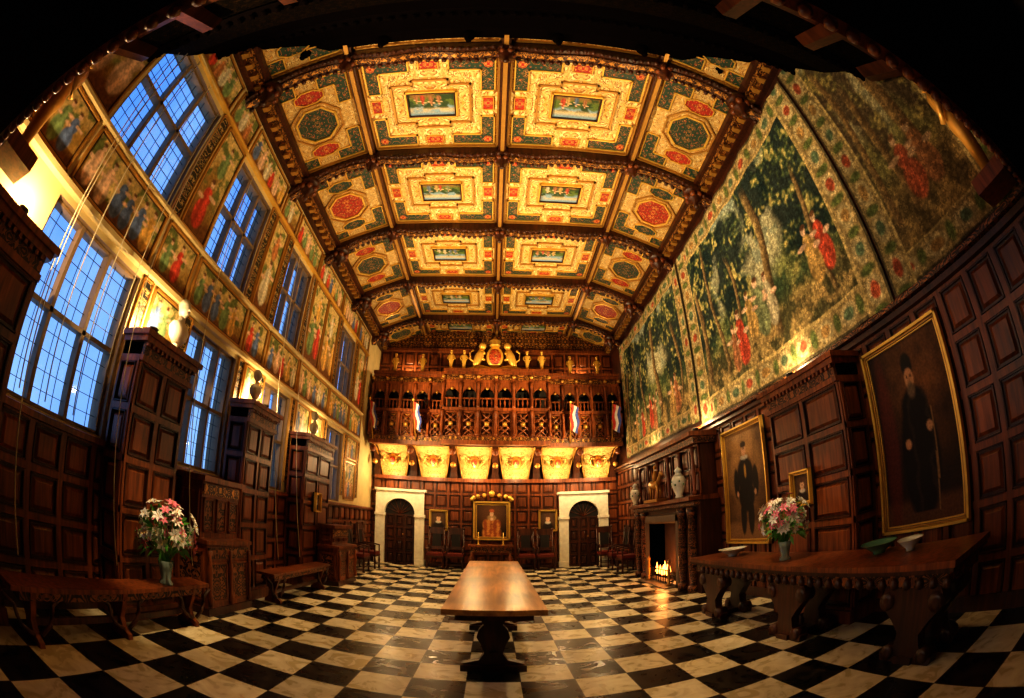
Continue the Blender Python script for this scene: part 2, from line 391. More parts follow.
    def head(a,b):
        u=(a-.5)*2
        c=mixc((.03,.02,.012),(.12,.06,.03),el(u,b,0,.6,.9,.5,.8))
        c=mixc(c,(.02,.012,.01),el(u,b,0,.16,.7,.27,.15)); c=mixc(c,(.6,.52,.42),el(u,b,0,.40,.38,.08,.2))
        c=mixc(c,(.7,.42,.25),el(u,b,0,.6,.26,.18,.12)); c=mixc(c,(.1,.04,.02),el(u,b,0,.77,.29,.09,.2))
        for ex in (-.1,.1): c=mixc(c,(.06,.03,.02),el(u,b,ex,.62,.045,.018,.3))
        c=mixc(c,(.4,.12,.07),el(u,b,0,.51,.08,.014,.3))
        return c
    return dict(bearded=bearded,gentleman=gentleman,queen=queen,head=head)[kind]
def framed(name,fr,u0,u1,v0,v1,fn,nu,nv,fwid=.09,n=.03,mat="gold",loc=None):
    mb=MB()
    mb.fb(fr,u0,u1,v0,v1,n,n+.03,"oak_black")
    mb.ring(fr,u0,u1,v0,v1,fwid*.55,n,n+.085,mat)
    mb.ring(fr,u0+fwid*.5,u1-fwid*.5,v0+fwid*.5,v1-fwid*.5,fwid*.28,n,n+.06,"gilt_dark")
    mb.ring(fr,u0+fwid*.75,u1-fwid*.75,v0+fwid*.75,v1-fwid*.75,fwid*.25,n,n+.05,mat)
    f2=fr.sub(0,0,n+.034)
    mb.grid(f2,u0+fwid*.9,u1-fwid*.9,v0+fwid*.9,v1-fwid*.9,nu,nv,"canvas",fn)
    return mb.build(name)
# ------------------------------------------------------------ shell
mb=MB(); mb.box(XL-.3,XR+.3,-.9,YF+.2,-.1,0,"marble_floor"); mb.build("floor")
WIN=[(1.40,3.0,1.82,3.62),(4.22,5.48,1.82,3.62),(6.5,7.6,1.82,3.62),(9.7,10.95,1.82,3.62),
     (1.40,2.95,4.62,6.32),(3.95,5.2,4.62,6.32),(6.35,7.5,4.62,6.32),(9.85,11.1,4.55,6.3)]
mb=MB()
ys=sorted(set([-.9,YF+.1]+[w[0] for w in WIN]+[w[1] for w in WIN])); zs=sorted(set([0,8.3]+[w[2] for w in WIN]+[w[3] for w in WIN]))
for i in range(len(ys)-1):
    for j in range(len(zs)-1):
        cy,cz=(ys[i]+ys[i+1])/2,(zs[j]+zs[j+1])/2
        if any(w[0]<cy<w[1] and w[2]<cz<w[3] for w in WIN): continue
        mb.face([FL.p(ys[i],zs[j]),FL.p(ys[i+1],zs[j]),FL.p(ys[i+1],zs[j+1]),FL.p(ys[i],zs[j+1])],"plaster_gold")
        mb.face([FL.p(ys[i],zs[j],-.32),FL.p(ys[i+1],zs[j],-.32),FL.p(ys[i+1],zs[j+1],-.32),FL.p(ys[i],zs[j+1],-.32)],"stone")
for w in WIN:
    for a,b_ in (((w[0],w[2]),(w[1],w[2])),((w[1],w[2]),(w[1],w[3])),((w[1],w[3]),(w[0],w[3])),((w[0],w[3]),(w[0],w[2]))):
        mb.face([FL.p(*a),FL.p(*b_),FL.p(*b_,-.32),FL.p(*a,-.32)],"stone_mullion")
mb.build("wall_left")
for k,w in enumerate(WIN):
    mb=MB(); y0,y1,z0,z1=w; f=FL.sub(0,0,-.12)
    mb.quad(f,y0,y1,z0,z1,-.03,"glass")
    mb.ring(f,y0,y1,z0,z1,.05,-.06,.05,"stone_mullion")
    nl=3; dy=(y1-y0)/nl; zt=z0+(z1-z0)*.5
    for i in range(1,nl): mb.fb(f,y0+dy*i-.035,y0+dy*i+.035,z0,z1,-.06,.06,"stone_mullion",.01)
    mb.fb(f,y0,y1,zt-.035,zt+.035,-.06,.06,"stone_mullion",.01)
    for i in range(nl):
        for q in range(1,3):
            yy=y0+dy*i+dy*q/3; mb.fb(f,yy-.003,yy+.003,z0,z1,-.025,-.015,"lead")
    nr=10
    for q in range(1,nr):
        zz=z0+(z1-z0)*q/nr; mb.fb(f,y0,y1,zz-.003,zz+.003,-.025,-.015,"lead")
    mb.build("window_%d"%(k+1))
mb=MB(); mb.box(XR,XR+.2,-.9,YF+.1,0,8.3,"oak_dark"); mb.build("wall_right")
mb=MB(); mb.box(XL,XR,YF,YF+.2,0,8.3,"oak_dark"); mb.build("wall_far")
mb=MB(); mb.box(XL,XR,-.9,-.7,0,8.3,"oak_black"); mb.build("wall_near")
# near gallery: underside + coved canopy
mb=MB()
prof=[(-.7,3.3),(.28,3.2),(.30,3.6),(.32,4.6),(.5,4.95),(.85,5.25),(1.2,5.6),(1.7,6.2),(2.1,6.85),(2.35,7.3),(2.8,7.75),(3.05,7.88),(3.05,8.05)]
a0,a1=XL+.02,XR-.02
for i in range(len(prof)-1):
    (a,b_),(c,d)=prof[i],prof[i+1]
    mb.face([(a0,a,b_),(a1,a,b_),(a1,c,d),(a0,c,d)],"shade_black" if b_>6. else ("carved_shade_black" if b_>5. or i==0 else ("carved" if i%2 else "oak_dark")),[(0,b_),(8.1,b_),(8.1,d+c-a),(0,d+c-a)])  # underside and upper canopy: shade put into near-black colours
for yy,zz,mt in ((.30,3.3,"oak"),(.34,4.6,"oak"),(1.22,5.58,"shade_black"),(2.1,6.83,"shade_black")):
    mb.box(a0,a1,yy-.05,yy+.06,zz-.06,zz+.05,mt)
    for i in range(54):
        mb.ball((XL+.08+i*.15,yy+.03,zz-.09),.04,"shade_black" if zz>5 else "oak",6,4)
for i in range(9):
    x=XL+.25+i*.95
    mb.ext(Fr((x-.07,0,0),(0,1,0),(0,0,1),(1,0,0)),[(.3,4.1),(.48,4.4),(.6,4.8),(1.15,5.25),(1.15,5.45),(.5,4.95)],0,.14,"oak_dark")
for i in range(6):
    x=XL+.9+i*1.3
    mb.lathe((x,2.95,7.78),[(.01,-.22),(.05,-.18),(.02,-.12),(.08,-.07),(.1,0),(.06,.1)],"shade_black",8)
mb.build("gallery_canopy")
def herm(mb,x,y,z,s,mat,face=(0,1)):
    mb.lathe((x,y,z),[(.16*s,0),(.17*s,.05*s),(.10*s,.08*s),(.13*s,.5*s),(.17*s,.62*s),(.14*s,.75*s),(.20*s,.95*s),(.19*s,1.02*s),(.06*s,1.07*s),(.055*s,1.12*s)],mat,12,1,.7)
    mb.ball((x,y,z+1.22*s),.10*s,mat,12,8,.85,.95,1.2)
    mb.ball((x+face[0]*.09*s,y+face[1]*.09*s,z+1.2*s),.02*s,mat,6,4)
    for sd in (-1,1):
        px,py=-face[1]*sd,face[0]*sd
        mb.tube([(x+px*.19*s,y+py*.19*s,z+.98*s),(x+px*.25*s,y+py*.25*s,z+.78*s),(x+px*.16*s+face[0]*.12*s,y+py*.16*s+face[1]*.12*s,z+.66*s)],[.055*s,.045*s,.035*s],mat,8)
    mb.ball((x,y,z+1.33*s),.11*s,mat,10,5,1,1,.35)
for xx in (3.68,-3.55):
    mb=MB(); herm(mb,xx,.56,3.32,.9,"gilt_dark"); mb.box(xx-.2,xx+.2,.37,.76,3.2,3.33,"oak"); mb.build("carved_herm_figure")
# ------------------------------------------------------------ ceiling
BE=[3.3,5.65,8.0,10.35,12.7]
mb=MB()
mb.box(XL,XR,-.9,YF+.2,8.06,8.2,"oak_dark")
def Lshape(cu,cv,su,sv,a,b_,w):
    P=[(0,0),(a,0),(a,w),(w,w),(w,b_),(0,b_)]
    return [(cu+su*p[0],cv+sv*p[1]) for p in P]
def flatpanel(fr,hw,hh,seed):
    mb.quad(fr,-hw,hw,-hh,hh,0,"cream")
    mb.ring(fr,-hw,hw,-hh,hh,.05,0,.05,"gilt_dark")
    for su in (-1,1):
        for sv in (-1,1):
            P=Lshape(su*-(hw-.09),sv*-(hh-.09),su,sv,hw*.64,hh*.64,.23)
            mb.poly(fr,P,.012,"green_grot"); mb.outline(fr,P,.024,0,.035,"gold")
            cx_,cy_=su*-(hw-.205),sv*-(hh-.205)
            mb.poly(fr,[(cx_+.08*math.cos(k*math.pi/4),cy_+.08*math.sin(k*math.pi/4)) for k in range(8)],.02,"red_grot")
    for a,b_,c,d in ((-.17,.17,hh-.3,hh-.1),(-.17,.17,-hh+.1,-hh+.3),(-hw+.1,-hw+.3,-.15,.15),(hw-.3,hw-.1,-.15,.15)):
        mb.quad(fr,a,b_,c,d,.012,"red_grot"); mb.ring(fr,a,b_,c,d,.02,0,.03,"gold")
    P=[(-.66,-.42),(-.3,-.42),(-.3,-.52),(.3,-.52),(.3,-.42),(.66,-.42),(.66,.42),(.3,.42),(.3,.52),(-.3,.52),(-.3,.42),(-.66,.42)]
    P=[(p[0]*hw/1.15,p[1]*hh/1.03) for p in P]
    mb.outline(fr,P,.035,0,.04,"gilt_dark")
    mb.ring(fr,-.46,.46,-.31,.31,.045,0,.055,"gold"); mb.ring(fr,-.415,.415,-.265,.265,.02,0,.06,"oak_dark")
    R=random.Random(int(seed*7)); fg=[(.12+.13*q+R.uniform(0,.05),R.uniform(.03,.08),R.uniform(.18,.24),R.choice(TCOLS)) for q in range(4)]
    def fn(a,b_):
        n=fbm(a*3+seed,b_*3,seed); n2=noise.noise(Vector((a*9,b_*9,seed)))
        c=mixc((.10,.15,.03),(.20,.32,.42),ss(b_+n*.2,.45,.6)); c=mixc(c,(.62,.46,.22),ss(b_+n*.3,.6,.75)*(1-ss(b_,.75,.95))*.8)
        c=mixc(c,(.24,.13,.035),ss(.3-b_,0,.2)); c=mixc(c,(.03,.06,.02),ss(n,.0,.25)*ss(.8-b_,0,.2))
        for i,(fx,fy,hg,cl) in enumerate(fg): c=figure(c,a*.8,b_*.5,fx,fy,hg,tuple(x*.7 for x in cl),i)
        return c
    mb.grid(fr.sub(0,0,.02),-.405,.405,-.255,.255,44,28,"canvas",fn)
def covepanel(fr,hw,hh,i):
    mb.quad(fr,-hw,hw,-hh,hh,0,"cream_small")
    mb.ring(fr,-hw,hw,-hh,hh,.05,0,.05,"gilt_dark")
    for su in (-1,1):
        for sv in (-1,1):
            P=Lshape(su*-(hw-.08),sv*-(hh-.08),su,sv,hw*.62,hh*.64,.23)
            mb.poly(fr,P,.012,"green_grot"); mb.outline(fr,P,.022,0,.035,"gold")
    R=hh*.50
    P=[(R*math.cos(math.pi/8+k*math.pi/4),R*math.sin(math.pi/8+k*math.pi/4)) for k in range(8)]
    mb.outline(fr,[(p[0]*1.25,p[1]*1.25) for p in P],.03,0,.04,"gilt_dark")
    mb.poly(fr,P,.015,"red_grot" if i%2==0 else "green_grot"); mb.outline(fr,P,.035,0,.045,"gold")
    for su in (-1,1):
        Q=[(su*(hw*.60)+.15*p[0]/R,.28*p[1]/R) for p in P]
        mb.poly(fr,Q,.012,"green_grot" if i%2==0 else "red_grot"); mb.outline(fr,Q,.02,0,.035,"gold")
allb=[.9]+BE+[15.05]
for i in range(len(allb)-1):
    y0,y1=allb[i]+.12,min(allb[i+1]-.12,YF); cy=(y0+y1)/2; hh=(y1-y0)/2
    for s_ in (-1,1):
        fr=Fr((XC+s_*1.25,cy,8.02),(1,0,0),(0,1,0),(0,0,-1)); flatpanel(fr,1.18,hh,i*2.3+s_)
        xw=XL if s_<0 else XR
        A=Vector((XC+s_*2.57,cy,7.98)); B=Vector((xw-s_*.02,cy,7.40)); V=(A-B); L=V.length
        N=Vector((0,1,0)).cross(V).normalized()
        if N.z>0: N=-N
        covepanel(Fr((A+B)/2,(0,1,0),V,N),hh,L/2,i)
mb.build("ceiling")
# beams
mb=MB()
for by in BE:
    pts=[]
    for k in range(33):
        x=XL+(XR-XL)*k/32; t=abs(x-XC)
        if t>2.5:
            q=(t-2.5)/1.55; zb=7.76-.78*q**1.2+.14*math.sin(q*math.pi); zt=8.02-.55*q
        else:
            zb=7.80+.04*math.cos(t/1.25*math.pi*2); zt=8.06
        pts.append((x,zt,zb))
    for k in range(32):
        (x0,t0,b0),(x1,t1,b1)=pts[k],pts[k+1]
        for hy,mt,db in ((.12,"oak_dark",0),(.05,"carved_gold",-.05)):
            P=[(x0,by-hy,b0+db),(x1,by-hy,b1+db),(x1,by+hy,b1+db),(x0,by+hy,b0+db)]
            mb.face(P,mt)
            mb.face([P[0],P[1],(x1,by-hy,t1),(x0,by-hy,t0)],mt); mb.face([P[3],P[2],(x1,by+hy,t1),(x0,by+hy,t0)],mt)
        for hy in (-.12,.12):
            for q in (.25,.75):
                mb.ball((x0+(x1-x0)*q,by+hy,b0+(b1-b0)*q-.02),.045,"oak_dark",6,4)
for x in (XC-2.5,XC,XC+2.5):
    mb.box(x-.07,x+.07,.7,YF,7.88,8.05,"oak_dark"); mb.box(x-.035,x+.035,.7,YF,7.84,7.88,"gilt_dark")
for by in BE:
    for x,z,s_ in ((XC-2.5,7.80,1.),(XC,7.80,1.),(XC+2.5,7.80,1.),(XL+.36,7.26,1.3),(XR-.36,7.26,1.3)):
        mb.lathe((x,by,z),[(.02*s_,-.3*s_),(.05*s_,-.26*s_),(.03*s_,-.2*s_),(.11*s_,-.13*s_),(.12*s_,-.07*s_),(.06*s_,-.03*s_),(.15*s_,0),(.15*s_,.06*s_)],"oak_dark",10)
        for k in range(6):
            g=k*math.pi/3; mb.ball((x+.11*s_*math.cos(g),by+.11*s_*math.sin(g),z-.08*s_),.05*s_,"oak",6,4)
mb.build("ceiling_beams")
for nm,fr in (("trim_1",FL),("trim_2",FRt)):
    mb=MB()
    mb.fb(fr,.7,YF,7.18,7.28,0,.12,"oak_dark"); mb.fb(fr,.7,YF,7.28,7.36,0,.26,"carved_gold"); mb.fb(fr,.7,YF,7.36,7.46,0,.34,"oak_dark")
    y=.8
    while y<YF:
        mb.fb(fr,y,y+.1,7.2,7.3,.1,.24,"gilt_dark",.01); y+=.23
    mb.build(nm)
# ------------------------------------------------------------ left wall decoration
def murals():
    mb=MB()
    def mural(y0,y1,z0,z1,seed,res=.03,warm=1.,fw=.045):
        mb.ring(FL,y0,y1,z0,z1,fw,0,.035,"gilt_dark"); mb.ring(FL,y0+fw,y1-fw,z0+fw,z1-fw,.015,0,.02,"oak_dark")
        mb.grid(FL.sub(0,0,.012),y0+fw*.8,y1-fw*.8,z0+fw*.8,z1-fw*.8,max(4,int((y1-y0)/res)),max(4,int((z1-z0)/res)),"mural",mural_fn(y1-y0,z1-z0,seed,warm))
    def strip(y0,y1,z0,z1,mat="strip_grot"):
        mb.quad(FL,y0,y1,z0,z1,.015,mat); mb.ring(FL,y0,y1,z0,z1,.025,0,.04,"gilt_dark")
    edges=[.35,1.35,3.05,3.9,5.5,6.3,7.75,9.6,11.2,12.4]
    for i in range(len(edges)-1):
        mural(edges[i]+.03,edges[i+1]-.03,3.79,4.5,i*1.7,.018 if i<4 else .03); mural(edges[i]+.03,edges[i+1]-.03,6.48,7.12,i*2.1+9,.03)
    piers=[(.4,1.35),(2.98,3.92),(5.22,6.32),(7.53,9.82),(11.12,12.4)]
    for i,(a,b_) in enumerate(piers):
        if i==0: mural(a,b_,4.58,6.4,17,.035); continue
        strip(a,a+.22,4.58,6.4)
        if b_-a>1.: strip(b_-.22,b_,4.58,6.4); b_-=.24
        if b_-a>1.7:
            mm=(a+.26+b_)/2; mural(a+.26,mm-.02,4.58,6.4,20+i,.03); mural(mm+.02,b_,4.58,6.4,50+i,.03)
        else: mural(a+.26,b_-.02,4.58,6.4,20+i,.024)
    for i,(a,b_) in enumerate([(3.04,4.18),(5.52,6.46),(7.64,9.66),(10.99,12.4)]):
        strip(a,a+.2,2.0,3.68); strip(b_-.2,b_,2.0,3.68)
        if b_-a>1.5:
            mm=(a+b_)/2; mural(a+.24,mm-.02,3.03,3.68,30+i,.03); mural(mm+.02,b_-.24,3.03,3.68,40+i,.03)
        else: mural(a+.24,b_-.24,3.03,3.68,30+i,.028)
    mural(11.25,12.15,1.9,2.98,77,.03)
    mb.fb(FL,.35,12.4,3.69,3.77,0,.09,"plaster_gold",.01); mb.fb(FL,.35,12.4,4.51,4.57,0,.08,"plaster_gold",.01); mb.fb(FL,.35,12.4,6.41,6.46,0,.07,"gold",.01)
    return mb.build("trim_painted_wall_panels")
murals()
# ------------------------------------------------------------ wood panelling
def wains(mb,fr,u0,u1,v0,v1,cw,rh,n=.0,bm="oak_dark",pm="oak",skip=None):
    nu=max(1,round((u1-u0)/cw)); nv=max(1,round((v1-v0)/rh)); du=(u1-u0)/nu; dv=(v1-v0)/nv
    mb.fb(fr,u0,u1,v0,v1,n,n+.02,bm)
    for i in range(nu+1): mb.fb(fr,max(u0,u0+i*du-.035),min(u1,u0+i*du+.035),v0,v1,n,n+.045,pm)
    for j in range(nv+1): mb.fb(fr,u0,u1,max(v0,v0+j*dv-.035),min(v1,v0+j*dv+.035),n,n+.046,pm)
    for i in range(nu):
        for j in range(nv):
            a,b_=u0+i*du+.07,v0+j*dv+.07
            mb.fb(fr,a,a+du-.14,b_,b_+dv-.14,n+.015,n+.045,pm,.04)
            mb.ring(fr,a-.03,a+du-.11,b_-.03,b_+dv-.11,.018,n,n+.058,"oak_dark")
mb=MB(); wains(mb,FL,.2,YF,0,1.74,.45,.44); mb.fb(FL,.2,YF,1.72,1.8,0,.1,"oak",.01); mb.fb(FL,.2,YF,0,.16,0,.07,"oak_dark")
mb.build("trim_3")
mb=MB(); wains(mb,FRt,-.2,YF,0,3.05,.42,.51); mb.fb(FRt,.2,YF,3.05,3.13,0,.12,"oak_dark",.01); mb.fb(FRt,.2,YF,3.13,3.2,0,.18,"carved",.01); mb.fb(FRt,.2,YF,0,.16,0,.07,"oak_dark")
mb.build("trim_4")
mb=MB(); wains(mb,FFar,XL,XR,0,2.9,.42,.48); mb.fb(FFar,XL,XR,0,.16,0,.07,"oak_dark"); mb.build("trim_5")
def pier(fr,u0,u1,d=.45,h=3.0,name="panelled_oak_pier"):
    mb=MB(); mb.fb(fr,u0,u1,0,h,.06,d-.05,"oak_dark")
    ff=fr.sub(0,0,d-.06); wains(mb,ff,u0,u1,.15,h-.3,(u1-u0)/2,.5)
    for uu,sg in ((u0,-1),(u1,1)):
        fs=Fr(fr.p(uu,0,0),fr.N,fr.V,fr.U*sg); wains(mb,fs,.06,d-.03,.15,h-.3,.4,.5,-.02)
    mb.fb(fr,u0-.03,u1+.03,0,.15,.06,d+.03,"oak"); 
    mb.fb(fr,u0-.02,u1+.02,h-.32,h-.26,.06,d+.02,"oak"); mb.fb(fr,u0-.0,u1+.0,h-.26,h-.12,.06,d,"carved")
    mb.fb(fr,u0-.05,u1+.05,h-.12,h-.06,.06,d+.05,"oak"); mb.fb(fr,u0-.09,u1+.09,h-.06,h,.06,d+.09,"oak")
    k=u0
    while k<u1: mb.fb(fr,k,k+.04,h-.16,h-.12,d,d+.04,"oak"); k+=.08
    return mb.build(name)
pier(FL,.3,1.42); pier(FL,3.05,3.95); pier(FL,5.5,6.35); pier(FL,7.75,9.1)
pier(FRt,3.35,4.8,.5,3.0,"panelled_oak_buttress")
# ------------------------------------------------------------ tapestries
def tapestry(y0,y1,z0,z1,seed,dark=1.,res=.028,brown=0.,bord=.34):
    mb=MB(); w,h=y1-y0,z1-z0
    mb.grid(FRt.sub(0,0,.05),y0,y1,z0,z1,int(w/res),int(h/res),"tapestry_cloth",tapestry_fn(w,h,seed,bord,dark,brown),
            lambda u,v:.015*math.sin(u*5+seed)+.01*math.sin(u*11))
    mb.build("wall_tapestry")
tapestry(7.75,12.85,3.35,7.02,2.2,1.,.028)
tapestry(2.5,7.68,3.25,7.02,5.5,1.0,.016,0.,.42)
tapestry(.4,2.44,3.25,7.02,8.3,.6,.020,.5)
# ------------------------------------------------------------ portraits
framed("portrait_painting",FRt,1.95,3.2,.89,2.9,portrait_fn("bearded"),70,110,.09,.06)
framed("portrait_painting",FRt,5.5,6.85,.89,2.88,portrait_fn("gentleman"),60,90,.09,.06)
framed("portrait_painting",FRt,3.95,4.35,1.42,1.86,portrait_fn("head"),24,28,.06,.53)
framed("portrait_painting",FL,8.15,8.45,1.5,1.9,portrait_fn("head"),16,20,.05,.46)
framed("portrait_painting",FFar,-.64,.54,.92,2.2,portrait_fn("queen"),50,60,.13,.07)
framed("portrait_painting",FFar,-2.03,-1.43,1.2,1.88,portrait_fn("head"),24,28,.07,.06)
framed("portrait_painting",FFar,1.42,2.02,1.2,1.92,portrait_fn("head"),24,28,.07,.06)
mb=MB()
for k in range(9):
    g=math.pi*k/8; mb.ball((-.05-.62*math.cos(g),YF-.14,2.26+.14*math.sin(g)),.07,"gold",8,5)
mb.ball((-.05,YF-.14,2.45),.1,"gold",8,5); mb.build("gilt_frame_crest")
# ------------------------------------------------------------ portals / doors
def arch_pts(cx,hw,zs,r,n=12): return [(cx+r*math.cos(math.pi*k/n),zs+r*math.sin(math.pi*k/n)) for k in range(n+1)]
for k,cx in enumerate((-2.98,2.87)):
    mb=MB(); r=.5; zs_=1.68; hw=.8; top=2.44; f=FFar.sub(0,0,.05); n1=.16
    A=arch_pts(cx,hw,zs_,r,16)
    mb.fb(f,cx-hw,cx-r,0,zs_,0,n1,"stone"); mb.fb(f,cx+r,cx+hw,0,zs_,0,n1,"stone")
    def outp(g):
        c,s_=math.cos(g),math.sin(g); t=min(hw/max(abs(c),1e-6),(top-zs_)/max(s_,1e-6)); return (cx+c*t,zs_+s_*t)
    for q in range(16):
        g0,g1=math.pi*q/16,math.pi*(q+1)/16
        a,b_=A[q],A[q+1]; ta,tb=outp(g0),outp(g1)
        if q in (3,12):
            cpt=(cx+(hw if q==3 else -hw),top); mb.face([f.p(*ta,n1),f.p(*cpt,n1),f.p(*tb,n1)],"stone")
        mb.face([f.p(*a,n1),f.p(*b_,n1),f.p(*tb,n1),f.p(*ta,n1)],"stone")
        mb.face([f.p(*a,0),f.p(*b_,0),f.p(*b_,n1),f.p(*a,n1)],"stone")
        m0=((a[0]-cx)*1.12+cx,(a[1]-zs_)*1.12+zs_); m1=((b_[0]-cx)*1.12+cx,(b_[1]-zs_)*1.12+zs_)
        mb.face([f.p(*a,n1+.03),f.p(*b_,n1+.03),f.p(*m1,n1+.03),f.p(*m0,n1+.03)],"stone")
    mb.fb(f,cx-hw-.05,cx+hw+.05,top-.04,top+.06,0,n1+.06,"stone",.01)
    mb.fb(f,cx-hw-.03,cx-r+.03,zs_-.1,zs_,0,n1+.04,"stone",.01); mb.fb(f,cx+r-.03,cx+hw+.03,zs_-.1,zs_,0,n1+.04,"stone",.01)
    mb.fb(f,cx-hw-.03,cx-r,0,.2,0,n1+.04,"stone",.01); mb.fb(f,cx+r,cx+hw+.03,0,.2,0,n1+.04,"stone",.01)
    mb.build("trim_%d"%(6+k))
    mb=MB(); mb.poly(f,[(cx+r,0)]+A+[(cx-r,0)],.01,"oak_black")
    wains(mb,f,cx-r+.03,cx+r-.03,.0,1.66,.3,.42,.01,"oak_black","oak_dark")
    for q in range(1,8):
        g=math.pi*q/8; mb.tube([f.p(cx,zs_,.03),f.p(cx+.47*math.cos(g),zs_+.47*math.sin(g),.03)],.012,"oak",5)
    mb.ball(f.p(cx+.12,1.0,.09),.03,"gilt_dark"); mb.build("door_%d"%(k+1))
# ------------------------------------------------------------ far gallery
mb=MB()
gx0,gx1=XL+.14,XR-.14; YB=YF-.08
GY=13.0; FG=Fr((0,GY,0),(1,0,0),(0,0,1),(0,-1,0))
mb.box(gx0,gx1,GY,YB,3.84,4.0,"oak_dark")
npan=6; wdt=(gx1-gx0)/npan
for i in range(npan):
    x0=gx0+i*wdt+.11; x1=gx0+(i+1)*wdt-.11; cxx=(x0+x1)/2
    def P(g,x):
        d=abs(x-cxx)/((x1-x0)/2)
        return (x,YB-.02-.9*(1-math.cos(g))+.0*d,2.98+.84*math.sin(g)-.10*(1-d*d)*math.cos(g))
    NX=8
    for q in range(8):
        g0,g1=q/8*math.pi/2,(q+1)/8*math.pi/2
        ins0=.16*(1-math.sin(g0)); ins1=.16*(1-math.sin(g1))
        for j in range(NX):
            def X(t,ins): return (x0+ins)+(x1-x0-2*ins)*t
            ta,tb=j/NX,(j+1)/NX
            mb.face([P(g0,X(ta,ins0)),P(g0,X(tb,ins0)),P(g1,X(tb,ins1)),P(g1,X(ta,ins1))],"gallery_gold",[(ta-.5,q*.14),(tb-.5,q*.14),(tb-.5,(q+1)*.14),(ta-.5,(q+1)*.14)],True)
    # gilt rim following the cove + central cartouche
    for sg in (0,1):
        mb.tube([Vector(P(q/8*math.pi/2,(x0+.16*(1-math.sin(q/8*math.pi/2))) if sg==0 else (x1-.16*(1-math.sin(q/8*math.pi/2)))))+Vector((0,-.02,-.02)) for q in range(9)],.03,"gilt_dark",6)
    mb.ball((cxx,13.60,3.40),.17,"gilt_dark",12,6,1,.4,1.15); mb.ball((cxx,13.54,3.38),.10,"red_grot",10,6,1,.4,1.15)
    for sx in (-1,1):
        mb.tube([(cxx+sx*.12,13.58,3.5),(cxx+sx*.26,13.5,3.52),(cxx+sx*.28,13.52,3.36),(cxx+sx*.18,13.62,3.26)],.025,"gilt_dark",6)
for i in range(npan+1):
    x=gx0+i*wdt; x=min(max(x,gx0+.1),gx1-.1)
    mb.ext(Fr((x-.1,0,0),(0,1,0),(0,0,1),(1,0,0)),[(YB,2.85)]+[(YB-.1-.9*(1-math.cos(q/8*math.pi/2)),2.92+.92*math.sin(q/8*math.pi/2)) for q in range(9)]+[(YB,3.84)],0,.2,"oak_dark")
    mb.ball((x,13.15,3.66),.11,"oak",8,6); mb.ball((x,13.5,3.3),.09,"gilt_dark",8,6)
mb.box(gx0,gx1,YB-.1,YB,2.80,2.92,"oak")
def gal_front(fr,u0,u1,nb,zt,centre=False):
    mb.fb(fr,u0,u1,3.80,3.92,-.15,.10,"oak"); mb.fb(fr,u0,u1,3.92,4.04,-.1,.05,"carved_gold")
    mb.fb(fr,u0,u1,4.82,4.92,-.1,.09,"oak"); mb.fb(fr,u0,u1,5.72,5.80,-.1,.05,"oak"); mb.fb(fr,u0,u1,5.80,5.96,-.1,.04,"carved_gold")
    mb.fb(fr,u0,u1,5.96,6.04,-.2,.10,"oak"); mb.fb(fr,u0,u1,6.04,6.12,-.2,.18,"oak")
    dw=(u1-u0)/nb
    for i in range(nb+1):
        u=u0+i*dw; a,b_=max(u0,u-.05),min(u1,u+.05)
        mb.fb(fr,a,b_,4.0,5.96,-.06,.06,"oak")
        c=fr.p(u,4.06,.1); mb.lathe(c,[(.06,0),(.06,.06),(.03,.1),(.055,.3),(.03,.5),(.05,.6),(.06,.7),(.06,.76)],"oak",8)
        c=fr.p(u,4.92,.09); mb.lathe(c,[(.055,0),(.05,.05),(.025,.09),(.04,.3),(.025,.55),(.05,.62),(.055,.8)],"oak",8)
        mb.ball(fr.p(u,5.88,.1),.06,"gilt_dark",8,5)
    for i in range(nb):
        a,b_=u0+i*dw+.05,u0+(i+1)*dw-.05; cx=(a+b_)/2
        mb.ring(fr,a,b_,4.04,4.82,.05,-.03,.03,"oak")
        mb.quad(fr,a,b_,4.04,4.82,-.10,"carved_gold" if not centre else "carved")
        for sx in (-1,1):
            for off in (-.25,0,.25):
                p0=(cx-sx*(b_-a)/2,4.43+off-.22); p1=(cx+sx*(b_-a)/2,4.43+off+.22)
                mb.tube([fr.p(p0[0],max(4.06,p0[1]),0),fr.p(p1[0],min(4.8,p1[1]),0)],.022,"oak",5)
        mb.ball(fr.p(cx,4.43,.03),.08,"gilt_dark",8,5)
        r=(b_-a)/2-.02; A=arch_pts(cx,0,5.35,r,10)
        for q in range(10):
            mb.face([fr.p(*A[q],.03),fr.p(*A[q+1],.03),fr.p(A[q+1][0],5.72,.03),fr.p(A[q][0],5.72,.03)],"oak")
            mb.face([fr.p(*A[q],.03),fr.p(*A[q+1],.03),fr.p(*A[q+1],-.06),fr.p(*A[q],-.06)],"oak")
        mb.ball(fr.p(cx,5.3+r+.02,.05),.05,"gilt_dark",6,4)
        for bq in range(3):
            xx=a+(b_-a)*(bq+.5)/3
            mb.lathe(fr.p(xx,4.92,0),[(.03,0),(.015,.05),(.035,.16),(.015,.25),(.03,.3)],"oak",6)
        mb.fb(fr,a,b_,5.2,5.24,-.02,.02,"oak")
gal_front(FG,gx0,-1.55,5,6); gal_front(FG,1.65,gx1,5,6)
FC=FG.sub(0,0,.35); gal_front(FC,-1.55,1.65,6,6,True)
for u in (-1.55,1.65):
    fs=Fr(FC.p(u,0,0),(0,1,0),(0,0,1),(1 if u>0 else -1,0,0)); mb.fb(fs,0,.35,3.8,6.04,-.05,.0,"oak")
mb.box(gx0,gx1,13.6,13.65,4.0,6.0,"oak_black")  # near-black sheet stands in for the shade inside the gallery openings
mb.box(gx0,gx1,GY,YB,6.0,6.05,"oak_dark")
mb.build("minstrels_gallery")
